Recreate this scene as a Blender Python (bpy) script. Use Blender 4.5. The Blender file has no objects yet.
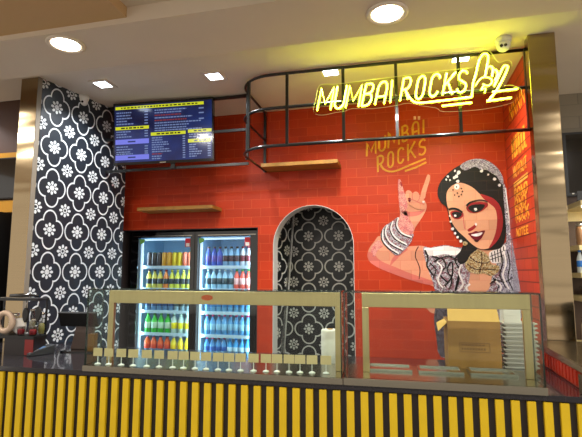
import bpy, bmesh, math, random
from mathutils import Vector, Matrix
random.seed(7)
C = bpy.context.scene.collection
PI = math.pi

# ------------------------------------------------------------------ camera
F = 450.0; CX, CY = 291.0, 218.5
YAW = math.radians(13.6); PITCH = math.atan((271 - 218.5) / F)
CAM = Vector((0, 0, 1.55))
FW = Vector((-math.sin(YAW) * math.cos(PITCH), math.cos(YAW) * math.cos(PITCH), math.sin(PITCH)))
RT = Vector((math.cos(YAW), math.sin(YAW), 0)); UP = RT.cross(FW)
cd = bpy.data.cameras.new('camera'); cam = bpy.data.objects.new('camera', cd); C.objects.link(cam)
cd.sensor_width = 36; cd.lens = 36 * F / 582; cd.clip_start = 0.02
cam.matrix_world = Matrix.Translation(CAM) @ Matrix((RT, UP, -FW)).transposed().to_4x4()
bpy.context.scene.camera = cam


def ray(x, y): return FW + RT * ((x - CX) / F) - UP * ((y - CY) / F)
def onY(x, y, Y): d = ray(x, y); return CAM + d * (Y / d.y)
def onX(x, y, X): d = ray(x, y); return CAM + d * (X / d.x)
def onZ(x, y, Z): d = ray(x, y); return CAM + d * ((Z - 1.55) / d.z)


def lin(c):
    c = [v / 255 for v in c]
    return tuple(v / 12.92 if v <= .04045 else ((v + .055) / 1.055) ** 2.4 for v in c) + (1,)


# ------------------------------------------------------------------ materials
class N:
    """a socket with arithmetic"""
    def __init__(s, nt, sock): s.nt = nt; s.s = sock
    def op(s, o, *a):
        n = s.nt.nodes.new('ShaderNodeMath'); n.operation = o
        for i, v in enumerate((s,) + a):
            if isinstance(v, N): s.nt.links.new(v.s, n.inputs[i])
            else: n.inputs[i].default_value = v
        return N(s.nt, n.outputs[0])
    def __add__(s, o): return s.op('ADD', o)
    def __sub__(s, o): return s.op('SUBTRACT', o)
    def __mul__(s, o): return s.op('MULTIPLY', o)
    def __truediv__(s, o): return s.op('DIVIDE', o)
    def lt(s, o): return s.op('LESS_THAN', o)
    def gt(s, o): return s.op('GREATER_THAN', o)
    def abs(s): return s.op('ABSOLUTE')
    def fract(s): return s.op('FRACT')
    def floor(s): return s.op('FLOOR')
    def mn(s, o): return s.op('MINIMUM', o)
    def mx(s, o): return s.op('MAXIMUM', o)
    def sq(s): return s.op('SQRT')
    def mod(s, o): return s.op('FLOORED_MODULO', o)


def length(a, b): return (a * a + b * b).sq()


def new_mat(name):
    m = bpy.data.materials.new(name); m.use_nodes = True
    return m, m.node_tree, m.node_tree.nodes['Principled BSDF']


def mat(name, col, rough=.5, metal=0, emit=None, es=0, coat=0, noise=0, nscale=30, spec=None, bump=0):
    m, nt, b = new_mat(name)
    b.inputs['Base Color'].default_value = lin(col)
    b.inputs['Roughness'].default_value = rough; b.inputs['Metallic'].default_value = metal
    b.inputs['Coat Weight'].default_value = coat
    if spec is not None: b.inputs['Specular IOR Level'].default_value = spec
    if emit: b.inputs['Emission Color'].default_value = lin(emit); b.inputs['Emission Strength'].default_value = es
    if noise or bump:
        tc = nt.nodes.new('ShaderNodeTexCoord'); n = nt.nodes.new('ShaderNodeTexNoise'); n.inputs['Scale'].default_value = nscale; n.inputs['Detail'].default_value = 4
        nt.links.new(tc.outputs['Object'], n.inputs['Vector'])
        if noise:
            mx = nt.nodes.new('ShaderNodeMix'); mx.data_type = 'RGBA'
            mx.inputs['A'].default_value = lin([max(0, v * (1 - noise)) for v in col]); mx.inputs['B'].default_value = lin([min(255, v * (1 + noise)) for v in col])
            nt.links.new(n.outputs['Fac'], mx.inputs['Factor']); nt.links.new(mx.outputs['Result'], b.inputs['Base Color'])
        if bump:
            bp = nt.nodes.new('ShaderNodeBump'); bp.inputs['Strength'].default_value = bump; bp.inputs['Distance'].default_value = .01
            nt.links.new(n.outputs['Fac'], bp.inputs['Height']); nt.links.new(bp.outputs['Normal'], b.inputs['Normal'])
    return m


def pos(nt):
    g = nt.nodes.new('ShaderNodeNewGeometry'); s = nt.nodes.new('ShaderNodeSeparateXYZ')
    nt.links.new(g.outputs['Position'], s.inputs[0])
    return g, N(nt, s.outputs[0]), N(nt, s.outputs[1]), N(nt, s.outputs[2])


def mixc(nt, fac, a, b):
    n = nt.nodes.new('ShaderNodeMix'); n.data_type = 'RGBA'
    for k, v in (('Factor', fac), ('A', a), ('B', b)):
        if isinstance(v, N): nt.links.new(v.s, n.inputs[k])
        elif hasattr(v, 'links'): nt.links.new(v, n.inputs[k])
        elif k == 'Factor': n.inputs[k].default_value = v
        else: n.inputs[k].default_value = v
    return n.outputs['Result']


BH, BW, BZ = .0875, .19, 2.607


def brick_masks(nt, axis='x', h=BH, w=BW):
    tk = .022 if axis == 'x' else .05
    g, x, y, z = pos(nt)
    u = x if axis == 'x' else y
    v = (z - BZ + h * 60) / h
    row = v.floor(); fv = v.fract()
    uu = u / w + 50.0 + row.mod(2.0) * .5
    fu = uu.fract()
    ev = (fv - .5).abs(); eu = (fu - .5).abs()
    mort = ev.gt(.5 - tk).mx(eu.gt(.5 - .012))
    wn = nt.nodes.new('ShaderNodeTexWhiteNoise'); wn.noise_dimensions = '2D'
    cb = nt.nodes.new('ShaderNodeCombineXYZ'); nt.links.new(uu.floor().s, cb.inputs[0]); nt.links.new(row.s, cb.inputs[1]); nt.links.new(cb.outputs[0], wn.inputs['Vector'])
    return g, mort, N(nt, wn.outputs['Value'])


def painted(name, base, axis='x', mortar=None, var=.08, pattern=None, rough=.42, mstr=.6):
    """glazed brick tile painted in a colour: mortar joints stay visible through the paint"""
    m, nt, b = new_mat(name)
    g, mort, rnd = brick_masks(nt, axis)
    c = pattern(nt, g) if pattern else lin(base)
    if not mortar: mortar = lin([v * .72 for v in base])
    else: mortar = lin(mortar)
    if not pattern:
        lo = lin([v * (1 - var) for v in base]); hi = lin([min(255, v * (1 + var)) for v in base])
        c = mixc(nt, rnd, lo, hi)
        n = nt.nodes.new('ShaderNodeTexNoise'); n.inputs['Scale'].default_value = 60; nt.links.new(g.outputs['Position'], n.inputs['Vector'])
        c = mixc(nt, N(nt, n.outputs['Fac']) * .25, c, lin([v * .8 for v in base]))
    c2 = mixc(nt, mort * mstr, c, mortar)
    nt.links.new(c2, b.inputs['Base Color'])
    b.inputs['Roughness'].default_value = rough; b.inputs['Specular IOR Level'].default_value = .22
    bp = nt.nodes.new('ShaderNodeBump'); bp.inputs['Strength'].default_value = .35; bp.inputs['Distance'].default_value = .004
    nt.links.new((mort * -1.0).s, bp.inputs['Height']); nt.links.new(bp.outputs['Normal'], b.inputs['Normal'])
    return m


def ornate(light, dark, accent, scale=260, accs=90, thr=.5):
    """scribbled embroidery: a light ground cut by dark contour lines"""
    def f(nt, g):
        n = nt.nodes.new('ShaderNodeTexNoise'); n.inputs['Scale'].default_value = scale * .14; n.inputs['Detail'].default_value = 1.5; n.inputs['Distortion'].default_value = 1.6
        nt.links.new(g.outputs['Position'], n.inputs['Vector'])
        k = (N(nt, n.outputs['Fac']) * 9.0).fract(); line = (k - .5).abs().lt(.5 - thr * .62)
        n2 = nt.nodes.new('ShaderNodeTexNoise'); n2.inputs['Scale'].default_value = accs * .3
        nt.links.new(g.outputs['Position'], n2.inputs['Vector'])
        a = N(nt, n2.outputs['Fac']).gt(.52)
        c = mixc(nt, a, lin(light), lin(accent))
        return mixc(nt, line, c, lin(dark))
    return f


def quatrefoil(name, dirx, diry, off, oz, ch, cv, dark=(27, 33, 41), light=(206, 210, 212), lw=.027):
    m, nt, b = new_mat(name)
    g, x, y, z = pos(nt)
    u = (x * dirx + y * diry - off) / ch + 40.5
    v = (z - oz) / cv + 40.5
    cx = u.fract() - .5; cy = v.fract() - .5
    ax = cx.abs(); ay = cy.abs()
    c_, r_ = .236, .222
    d1 = length(ax - c_, ay); d2 = length(ax, ay - c_)
    line = (d1.mn(d2) - r_).abs().lt(lw)
    def flower(px, py, R):
        px = px * (ch / .34); py = py * (cv / .34)
        ang = py.op('ARCTAN2', px); r = length(px, py)
        a = (ang + PI / 8).mod(PI / 4) - PI / 8
        qx = r * a.op('COSINE'); qy = r * a.op('SINE')
        petal = length((qx - R) / 1.35, qy).lt(.034)
        core = (r - R * .40).abs().lt(.014)
        return petal.mx(core)
    f1 = flower(cx, cy, .125)
    ox = (u + .5).fract() - .5; oy = (v + .5).fract() - .5
    f2 = flower(ox, oy, .125)
    mask = line.mx(f1).mx(f2)
    nt.links.new(mixc(nt, mask, lin(dark), lin(light)), b.inputs['Base Color'])
    b.inputs['Roughness'].default_value = .4
    return m


def brushed(name, col, rough=.28, horiz=True, bump=.05, var=.14):
    m, nt, b = new_mat(name)
    b.inputs['Metallic'].default_value = 1; b.inputs['Roughness'].default_value = rough
    g, x, y, z = pos(nt)
    mp = nt.nodes.new('ShaderNodeMapping'); mp.inputs['Scale'].default_value = (2, 2, 220) if horiz else (160, 160, 3)
    nt.links.new(g.outputs['Position'], mp.inputs[0])
    n = nt.nodes.new('ShaderNodeTexNoise'); n.inputs['Scale'].default_value = 1; n.inputs['Detail'].default_value = 5; nt.links.new(mp.outputs[0], n.inputs['Vector'])
    c = mixc(nt, N(nt, n.outputs['Fac']), lin([v * (1 - var) for v in col]), lin([min(255, v * (1 + var)) for v in col]))
    nt.links.new(c, b.inputs['Base Color'])
    bp = nt.nodes.new('ShaderNodeBump'); bp.inputs['Strength'].default_value = bump; bp.inputs['Distance'].default_value = .002
    nt.links.new(n.outputs['Fac'], bp.inputs['Height'])
    n3 = nt.nodes.new('ShaderNodeTexNoise'); n3.inputs['Scale'].default_value = 2.2; nt.links.new(g.outputs['Position'], n3.inputs['Vector'])
    b2 = nt.nodes.new('ShaderNodeBump'); b2.inputs['Strength'].default_value = .25; b2.inputs['Distance'].default_value = .05
    nt.links.new(n3.outputs['Fac'], b2.inputs['Height']); nt.links.new(bp.outputs['Normal'], b2.inputs['Normal']); nt.links.new(b2.outputs['Normal'], b.inputs['Normal'])
    return m


def glass(name, tint=(235, 245, 240), refl=1.0, ior=1.45, extra=0.0):
    m = bpy.data.materials.new(name); m.use_nodes = True; nt = m.node_tree; nt.nodes.clear()
    o = nt.nodes.new('ShaderNodeOutputMaterial'); mx = nt.nodes.new('ShaderNodeMixShader')
    t = nt.nodes.new('ShaderNodeBsdfTransparent'); t.inputs[0].default_value = lin(tint)
    gl = nt.nodes.new('ShaderNodeBsdfGlossy'); gl.inputs['Roughness'].default_value = .02; gl.inputs[0].default_value = (1, 1, 1, 1)
    fr = nt.nodes.new('ShaderNodeFresnel'); fr.inputs[0].default_value = ior
    gm = nt.nodes.new('ShaderNodeNewGeometry')
    k = (N(nt, fr.outputs[0]) * refl + extra) * (N(nt, gm.outputs['Backfacing']) * -1.0 + 1.0)
    nt.links.new(k.s, mx.inputs[0]); nt.links.new(t.outputs[0], mx.inputs[1]); nt.links.new(gl.outputs[0], mx.inputs[2]); nt.links.new(mx.outputs[0], o.inputs[0])
    return m


M = {}
M['ceil'] = mat('ceiling_paint', (222, 208, 190), .8, noise=.02, nscale=3)
M['soffit'] = mat('soffit_paint', (214, 198, 176), .8, noise=.02, nscale=3)
M['tan'] = mat('tan_paint', (196, 160, 112), .8)
M['brick'] = painted('red_brick_tile', (174, 50, 18), 'x', (206, 92, 52), var=.05, mstr=.45)
M['brick_side'] = painted('red_brick_tile_side', (184, 54, 26), 'y', (96, 18, 10), mstr=.9)
COL2 = 2.931
M['wallpaper_left'] = quatrefoil('quatrefoil_wallpaper', .165, .986, COL2, 1.542, .279, .352, lw=.019)
M['wallpaper_niche'] = quatrefoil('quatrefoil_wallpaper_niche', 1, 0, -.975 - .1665 * 0, 1.931, .333, .333, dark=(22, 24, 26), light=(200, 198, 190), lw=.022)
M['wallpaper_niche_side'] = quatrefoil('quatrefoil_wallpaper_side', 0, 1, 4.45, 1.931, .333, .333, dark=(22, 24, 26), light=(200, 198, 190), lw=.022)
M['steel'] = brushed('brushed_steel', (176, 158, 128), .2, True, .0, .05)
M['column_steel'] = brushed('column_steel', (160, 142, 112), .2, True, .0, .04)
_nt = M['column_steel'].node_tree
_ns = [n for n in _nt.nodes if n.type == 'TEX_NOISE'][-1]; _mp = _nt.nodes.new('ShaderNodeMapping'); _mp.inputs['Scale'].default_value = (.5, .5, 2.6)
_g = [n for n in _nt.nodes if n.type == 'NEW_GEOMETRY'][0]; _nt.links.new(_g.outputs['Position'], _mp.inputs[0]); _nt.links.new(_mp.outputs[0], _ns.inputs['Vector']); _ns.inputs['Detail'].default_value = 1
[n for n in _nt.nodes if n.type == 'BUMP'][-1].inputs['Strength'].default_value = .42
M['steel_frame'] = brushed('champagne_steel', (204, 178, 130), .3, False, .03, .06)
M['deck_steel'] = mat('deck_steel', (164, 158, 142), .22, 1)
M['steel_plain'] = mat('polished_steel', (190, 186, 176), .22, 1)
M['grey_trim'] = mat('grey_trim', (128, 118, 104), .5)
M['white_trim'] = mat('white_trim', (220, 218, 212), .5)
M['black'] = mat('black_paint', (14, 13, 13), .45)
M['frame_metal'] = mat('black_powder_coated_steel', (22, 24, 24), .3, .3, coat=.4)
M['black_gloss'] = mat('black_gloss', (9, 9, 11), .12, coat=.5)
M['granite'] = mat('dark_granite', (34, 32, 36), .12, noise=.5, nscale=60, coat=.5)
M['brownblack'] = mat('dark_brown_panel', (30, 20, 16), .5)
M['yellow'] = mat('yellow_slat_paint', (220, 184, 16), .45, noise=.05, nscale=12)
M['glass'] = glass('clear_glass', (242, 248, 245), .6)
M['fridge_glass'] = glass('fridge_glass', (245, 250, 252), .6)
M['glass_edge'] = mat('green_glass_edge', (28, 48, 40), .15, spec=.8)
M['acrylic'] = glass('clear_acrylic', (246, 248, 225), .5, 1.3, .015)
M['acrylic_edge'] = mat('acrylic_edge', (225, 225, 170), .3, emit=(225, 225, 140), es=.5)  # glow picked up from the neon tubes, put in as emission
M['neon'] = mat('yellow_neon', (255, 250, 180), .4, emit=(232, 244, 48), es=19)
M['led'] = mat('cool_white_led', (255, 255, 255), .4, emit=(225, 242, 255), es=14)
M['warm_led'] = mat('warm_white_lamp', (255, 250, 235), .4, emit=(255, 240, 212), es=14)
M['fridge_led'] = mat('fridge_led', (255, 255, 255), .4, emit=(190, 226, 255), es=.95)
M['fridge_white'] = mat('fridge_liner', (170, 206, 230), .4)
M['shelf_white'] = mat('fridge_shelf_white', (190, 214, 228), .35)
M['wood'] = mat('oak_shelf_wood', (160, 112, 44), .5, noise=.2, nscale=14)
M['white'] = mat('white_plastic', (222, 220, 214), .35)
M['card'] = mat('kraft_card', (224, 198, 148), .7, noise=.05)
M['cardboard'] = mat('corrugated_cardboard', (160, 116, 54), .8, noise=.08, nscale=25)
M['cardboard_flap_lit'] = mat('cardboard_flap_lit', (206, 166, 84), .75, noise=.04, nscale=20)  # same board as the body; the light on the flaps is put into this colour
M['cardboard_print'] = mat('cardboard_print', (118, 80, 36), .8)
M['foil'] = mat('aluminium_foil', (200, 198, 188), .45, .1)
M['paper'] = mat('paper_white', (226, 224, 212), .85)
M['orange_panel'] = mat('red_ribbed_panel', (172, 44, 22), .4)
M['logo'] = painted('mustard_wall_paint', (208, 140, 34), 'x')
M['logo_dot'] = painted('pale_dot_tone', (226, 178, 150), 'x')
M['side_text'] = painted('amber_wall_paint', (244, 156, 48), 'y', (96, 18, 10), mstr=.9)
M['side_bar'] = painted('amber_bar_paint', (238, 160, 66), 'y', (96, 18, 10), mstr=.9)
M['floor'] = mat('floor_tile', (92, 84, 76), .35, noise=.1)


# ------------------------------------------------------------------ mesh builder
class MB:
    def __init__(s): s.bm = bmesh.new()
    def face(s, vs, mi=0, smooth=False):
        try: f = s.bm.faces.new(vs)
        except ValueError: return
        f.material_index = mi; f.smooth = smooth; return f
    def poly(s, pts, mi=0): return s.face([s.bm.verts.new(p) for p in pts], mi)
    def box(s, x0, x1, y0, y1, z0, z1, mi=0, bev=0, mx=None):
        b = bmesh.new(); bmesh.ops.create_cube(b, size=1)
        for v in b.verts: v.co = Vector(((x0 + x1) / 2 + v.co.x * (x1 - x0), (y0 + y1) / 2 + v.co.y * (y1 - y0), (z0 + z1) / 2 + v.co.z * (z1 - z0)))
        if bev: bmesh.ops.bevel(b, geom=list(b.edges) , offset=bev, segments=2, affect='EDGES')
        if mx: bmesh.ops.transform(b, matrix=mx, verts=b.verts)
        for f in b.faces: f.material_index = mi
        s.merge(b); return s
    def merge(s, b):
        mp = {v: s.bm.verts.new(v.co) for v in b.verts}
        for f in b.faces:
            nf = s.bm.faces.new([mp[v] for v in f.verts]); nf.material_index = f.material_index; nf.smooth = f.smooth
        b.free()
    def tube(s, path, r, n=8, closed=False, mi=0):
        P = [Vector(p) for p in path]; k = len(P)
        if k < 2: return s
        T = []
        for i in range(k):
            a = P[(i - 1) % k] if (closed or i > 0) else P[i]; b = P[(i + 1) % k] if (closed or i < k - 1) else P[i]
            t = (b - a); T.append(t.normalized() if t.length > 1e-9 else Vector((0, 0, 1)))
        up = Vector((0, 0, 1)) if abs(T[0].z) < .9 else Vector((1, 0, 0))
        nrm = T[0].cross(up).normalized(); rings = []
        for i in range(k):
            nrm = (nrm - T[i] * nrm.dot(T[i])).normalized(); bn = T[i].cross(nrm)
            rr = r[i] if isinstance(r, (list, tuple)) else r
            rings.append([s.bm.verts.new(P[i] + (nrm * math.cos(2 * PI * j / n) + bn * math.sin(2 * PI * j / n)) * rr) for j in range(n)])
        for i in range(k if closed else k - 1):
            a, b = rings[i], rings[(i + 1) % k]
            for j in range(n): s.face([a[j], a[(j + 1) % n], b[(j + 1) % n], b[j]], mi, True)
        if not closed: s.face(rings[0][::-1], mi); s.face(rings[-1], mi)
        return s
    def lathe(s, prof, n=16, c=(0, 0, 0), mi=0, mis=None, sx=1, sy=1, axis='z'):
        rings = []
        for r, z in prof:
            ring = []
            for j in range(n):
                a = 2 * PI * j / n; p = (r * math.cos(a) * sx, r * math.sin(a) * sy, z)
                if axis == 'y': p = (p[0], -p[2], p[1])
                ring.append(s.bm.verts.new((c[0] + p[0], c[1] + p[1], c[2] + p[2])))
            rings.append(ring)
        for i in range(len(rings) - 1):
            for j in range(n): s.face([rings[i][j], rings[i][(j + 1) % n], rings[i + 1][(j + 1) % n], rings[i + 1][j]], mis[i] if mis else mi, True)
        s.face(rings[0][::-1], mis[0] if mis else mi); s.face(rings[-1], mis[-1] if mis else mi)
        return s
    def slab(s, pts, d, mi=0, mi_side=None):
        """closed slab: polygon pts (3D, planar) pushed by vector d"""
        d = Vector(d); a = [s.bm.verts.new(p) for p in pts]; b = [s.bm.verts.new(Vector(p) + d) for p in pts]
        s.face(a, mi); s.face(b[::-1], mi)
        for i in range(len(a)): s.face([a[i], b[i], b[(i + 1) % len(a)], a[(i + 1) % len(a)]], mi if mi_side is None else mi_side)
        return s
    def build(s, name, mats, parent=None, label=None, bevel=0):
        bmesh.ops.recalc_face_normals(s.bm, faces=s.bm.faces)
        me = bpy.data.meshes.new(name); s.bm.to_mesh(me); s.bm.free()
        for m in (mats if isinstance(mats, (list, tuple)) else [mats]): me.materials.append(M[m] if isinstance(m, str) else m)
        o = bpy.data.objects.new(name, me); C.objects.link(o)
        if parent: o.parent = parent
        if label: o['label'] = label
        if bevel:
            md = o.modifiers.new('bevel', 'BEVEL'); md.width = bevel; md.segments = 2; md.limit_method = 'ANGLE'
        return o


def tag(o, label, cat, group=None, kind=None):
    o['label'] = label; o['category'] = cat
    if group: o['group'] = group
    if kind: o['kind'] = kind
    return o


def thing(name, label, cat, loc=(0, 0, 0), rz=0, group=None):
    o = bpy.data.objects.new(name, None); C.objects.link(o); o.empty_display_size = .05
    o.location = loc; o.rotation_euler = (0, 0, rz)
    return tag(o, label, cat, group)


def struct(name, mb, m, parent=None, **k):
    o = mb.build(name, m, parent, **k)
    if not parent: o['kind'] = 'structure'
    return o


def copy_tree(o, parent=None):
    c = o.copy(); C.objects.link(c); c.parent = parent
    for ch in list(o.children): copy_tree(ch, c)
    return c


def smooth_loop(pts, k=4, closed=True):
    """Catmull-Rom through 2D points"""
    n = len(pts); out = []
    for i in range(n if closed else n - 1):
        g = (lambda j: pts[j % n]) if closed else (lambda j: pts[min(max(j, 0), n - 1)])
        p0, p1, p2, p3 = g(i - 1), g(i), g(i + 1), g(i + 2)
        for q in range(k):
            t = q / k
            out.append(tuple(.5 * ((2 * p1[a]) + (-p0[a] + p2[a]) * t + (2 * p0[a] - 5 * p1[a] + 4 * p2[a] - p3[a]) * t * t + (-p0[a] + 3 * p1[a] - 3 * p2[a] + p3[a]) * t ** 3) for a in (0, 1)))
    if not closed: out.append(tuple(pts[-1]))
    return out


# ------------------------------------------------------------------ the room
WY = 4.22; CZ = 3.15; SZ = 3.0
b = MB(); b.box(-6, 4, -4, 7, -.1, 0); struct('floor', b, 'floor')
b = MB(); b.box(-6, 4, 2.68, 7, CZ, CZ + .1); struct('ceiling', b, 'ceil')
# lower soffit over the customers, with two shallow recesses at the left
x1, y1 = -1.53, 2.12; x2, y2 = -.62, 2.2
b = MB()
b.box(-6, 4, 2.2, 2.68, SZ, SZ + .25); b.box(x2, 4, -4, 2.2, SZ, SZ + .25)
b.box(-6, 4, -4, -1.5, SZ, SZ + .25)
b.box(-6, x2, -1.5, 2.2, SZ + .1, SZ + .25)
struct('ceiling', b, 'soffit')
b = MB(); b.box(-6, x1, -1.5, 2.2, SZ + .035, SZ + .1)
struct('ceiling', b, 'tan')

b = MB()
def xz(pts, y0=WY, y1=WY + .14): b.slab([(x, y0, z) for x, z in pts], (0, y1 - y0, 0))
AL, AR, AT = -2.872, -1.357, 1.978
XL, XR, AZ = -1.200, -.418, 1.79
xz([(-3.6, 0), (AL, 0), (AL, CZ), (-3.6, CZ)])
xz([(AL, AT), (AR, AT), (AR, CZ), (AL, CZ)])
xz([(AR, 0), (XL, 0), (XL, CZ), (AR, CZ)])
r = (XR - XL) / 2; xc = (XL + XR) / 2
xz([(XL, CZ), (XL, AZ)] + [(xc - r * math.cos(PI * i / 24), AZ + r * math.sin(PI * i / 24)) for i in range(1, 24)] + [(XR, AZ), (XR, CZ)])
xz([(XR, 0), (.93, 0), (.93, CZ), (XR, CZ)])
struct('wall_back', b, 'brick')
# white reveal around the arched opening
b = MB()
arc = [(XL, 0)] + [(XL, AZ)] + [(xc - r * math.cos(PI * i / 24), AZ + r * math.sin(PI * i / 24)) for i in range(1, 24)] + [(XR, AZ), (XR, 0)]
inn = [(x + (xc - x) * .009, z if z < AZ else AZ + (z - AZ) * .991) for x, z in arc]
for i in range(len(arc) - 1):
    a0, a1, c1, c0 = arc[i], arc[i + 1], inn[i + 1], inn[i]
    b.slab([(a0[0], WY - .003, a0[1]), (a1[0], WY - .003, a1[1]), (c1[0], WY - .003, c1[1]), (c0[0], WY - .003, c0[1])], (0, .16, 0))
struct('trim_1', b, 'white_trim')
# recess for the fridges
b = MB(); b.box(AL - .0005, AL + .004, WY - .002, WY + .15, 0, AT); b.box(AR - .004, AR + .0005, WY - .002, WY + .15, 0, AT); b.box(AL, AR, WY - .002, WY + .15, AT - .004, AT + .0005); b.box(AL - .12, AL - .001, WY + .14, 5.15, 0, 2.2); b.box(AR + .001, AR + .03, WY + .14, 5.15, 0, 2.2); b.box(AL - .12, AR + .03, 5.15, 5.2, 0, 2.2); b.box(AL - .12, AR + .03, WY + .14, 5.15, AT + .001, 2.1)
struct('wall_recess', b, mat('dark_recess_paint', (44, 34, 32), .6))
# passage behind the arch
b = MB(); b.box(-1.5, .2, 4.85, 4.9, 0, 2.9); struct('wall_passage', b, 'wallpaper_niche')
b = MB()
b.slab([(-1.235, WY + .17, 0), (-1.235, WY + .17, 2.9), (-1.085, 4.83, 2.9), (-1.30, 4.83, 0)], (-.03, 0, 0)); struct('wall_passage_left', b, 'wallpaper_niche_side')
b = MB(); b.box(-.30, -.27, WY + .15, 4.85, 0, 2.9); struct('wall_passage_right', b, 'wallpaper_niche_side')
b = MB(); b.box(-1.5, .2, WY + .15, 4.9, 2.9, 2.95); struct('ceiling', b, 'ceil')
b = MB(); b.tube([(-1.272, 4.82, .3), (-1.102, 4.82, 2.6)], .010, 6); struct('trim_2', b, 'white_trim')
# side walls
b = MB(); b.box(.93, 1.045, 3.29, WY + .14, 0, CZ); struct('wall_right', b, 'brick_side')
b = MB(); b.slab([(-2.866, 3.02, 0), (-2.700, 3.985, 0), (-3.03, 3.985, 0), (-3.03, 3.02, 0)], (0, 0, CZ)); struct('wall_left', b, 'wallpaper_left')
b = MB(); b.box(1.0455, 1.052, 3.29, WY + .14, 0, CZ); struct('bounce_panel', b, 'grey_trim')  # unseen grey cover added to keep red bounce off the neighbouring shelves
# steel clad columns
b = MB(); b.box(.884, 1.052, 3.2, 3.288, 0, CZ); struct('column_right', b, 'column_steel', bevel=.004)
b = MB(); b.box(-3.045, -2.874, 2.98, 3.018, 0, CZ); struct('column_left', b, 'column_steel', bevel=.004)
b = MB(); b.box(-2.8735, -2.868, 2.975, 3.018, 0, CZ); struct('trim_3', b, 'grey_trim')
# neighbouring stalls at both sides
b = MB(); b.box(-5.5, -3.05, 3.36, 3.42, 0, CZ); struct('wall_far_left', b, mat('brown_wall', (74, 44, 26), .6))
b = MB(); b.box(-5.5, -3.06, 3.33, 3.36, 2.59, 2.635); b.box(-5.5, -3.06, 3.33, 3.36, 2.08, 2.19)
struct('trim_4', b, mat('amber_fascia', (196, 138, 20), .4))
def tilewall(name, c):
    m, nt, p = new_mat(name); g, mo, rn = brick_masks(nt, 'x', .11, .4)
    nt.links.new(mixc(nt, mo * .5, mixc(nt, rn, lin([v * .9 for v in c]), lin(c)), lin([v * .7 for v in c])), p.inputs['Base Color']); p.inputs['Roughness'].default_value = .5; return m
b = MB(); b.box(1.05, 4, 4.42, 4.5, 0, CZ); struct('wall_far_right', b, tilewall('grey_tile', (140, 130, 112)))

# ------------------------------------------------------------------ curved black steel frame with the bars to the left
fr = thing('overhead_rail_canopy', 'black curved steel bar frame hung below the ceiling in front of the red wall', 'metal frame')
YF = 3.345; R = .30
def rail_path(z, y_end=WY):
    p = [(.925, YF + .025, z), (.2, YF + .012, z), (-.4, YF, z), (-.98, YF, z)]
    for i in range(1, 12):
        a = PI / 2 * i / 12; p.append((-.98 - R * math.sin(a), YF + R * (1 - math.cos(a)), z))
    p += [(-1.28, YF + R, z), (-1.28, y_end - .003, z)]
    return p
for z in (3.125, 2.845, 2.535):
    b = MB(); b.tube(rail_path(z), .0135, 4); b.build('curved_rail', 'frame_metal', fr)
for x in (.905, .452, .005, -.394, -.842):
    b = MB(); b.box(x - .011, x + .011, YF - .008, YF + .012 + max(0, x) * .02, 2.535, 3.125); b.build('upright', 'frame_metal', fr)
b = MB(); b.box(-1.205, -1.18, 3.418, 3.44, 2.535, 3.125); b.build('upright', 'frame_metal', fr)
for y in (3.66, 4.19):
    b = MB(); b.box(-1.292, -1.268, y - .012, y + .012, 2.52, 3.14); b.build('upright', 'frame_metal', fr)
for z in (3.13, 2.815, 2.50):
    b = MB(); b.box(-2.78, -1.29, 3.715, 3.74, z - .012, z + .012); b.build('straight_bar', 'frame_metal', fr)
b = MB(); b.box(-2.04, -2.0, 3.70, 3.714, 2.49, 3.14); b.build('upright', 'frame_metal', fr)

# ------------------------------------------------------------------ stroke lettering
def arc_pts(cx, cy, rx, ry, a0, a1, n=10): return [(cx + rx * math.cos(math.radians(a0 + (a1 - a0) * i / n)), cy + ry * math.sin(math.radians(a0 + (a1 - a0) * i / n))) for i in range(n + 1)]
GLY = {  # unit box, y up
 'M': [[(0, 0), (.04, 1), (.5, .28), (.96, 1), (1, 0)]],
 'U': [[(.05, 1), (.05, .3)] + arc_pts(.5, .3, .45, .3, 180, 360) + [(.95, 1)]],
 'B': [[(.05, 0), (.05, 1), (.5, 1)] + arc_pts(.5, .77, .38, .23, 90, -90, 8) + [(.05, .54)], [(.5, .54)] + arc_pts(.5, .27, .45, .27, 90, -90, 8) + [(.05, 0)]],
 'A': [[(.05, 0), (.05, .68)] + arc_pts(.5, .68, .45, .32, 180, 0) + [(.95, 0)], [(.05, .34), (.95, .34)]],
 'I': [[(.5, 0), (.5, 1)]],
 'R': [[(.05, 0), (.05, 1), (.5, 1)] + arc_pts(.5, .74, .42, .26, 90, -90, 8) + [(.05, .48)], [(.45, .48), (.95, 0)]],
 'O': [arc_pts(.5, .72, .42, .28, 0, 180) + arc_pts(.5, .28, .42, .28, 180, 360) + [(.92, .72)]],
 'C': [arc_pts(.52, .72, .42, .28, 15, 180) + arc_pts(.52, .28, .42, .28, 180, 345)],
 'K': [[(.05, 0), (.05, 1)], [(.95, 1), (.08, .42)], [(.33, .58), (.98, 0)]],
 'S': [arc_pts(.5, .75, .4, .25, 20, 180, 8) + [(.16, .62), (.84, .4)] + arc_pts(.5, .25, .42, .25, 0, -165, 8)],
 'E': [[(.9, 1), (.05, 1), (.05, 0), (.9, 0)], [(.05, .5), (.75, .5)]],
 'V': [[(0, 1), (.5, 0), (1, 1)]], 'D': [[(.05, 0), (.05, 1), (.45, 1)] + arc_pts(.45, .5, .45, .5, 80, -80, 8) + [(.45, 0), (.05, 0)]],
 'N': [[(.05, 0), (.05, 1), (.95, 0), (.95, 1)]], 'L': [[(.05, 1), (.05, 0), (.9, 0)]], 'T': [[(0, 1), (1, 1)], [(.5, 1), (.5, 0)]],
 'W': [[(0, 1), (.25, 0), (.5, .8), (.75, 0), (1, 1)]], 'H': [[(.05, 0), (.05, 1)], [(.95, 0), (.95, 1)], [(.05, .5), (.95, .5)]],
}
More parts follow.
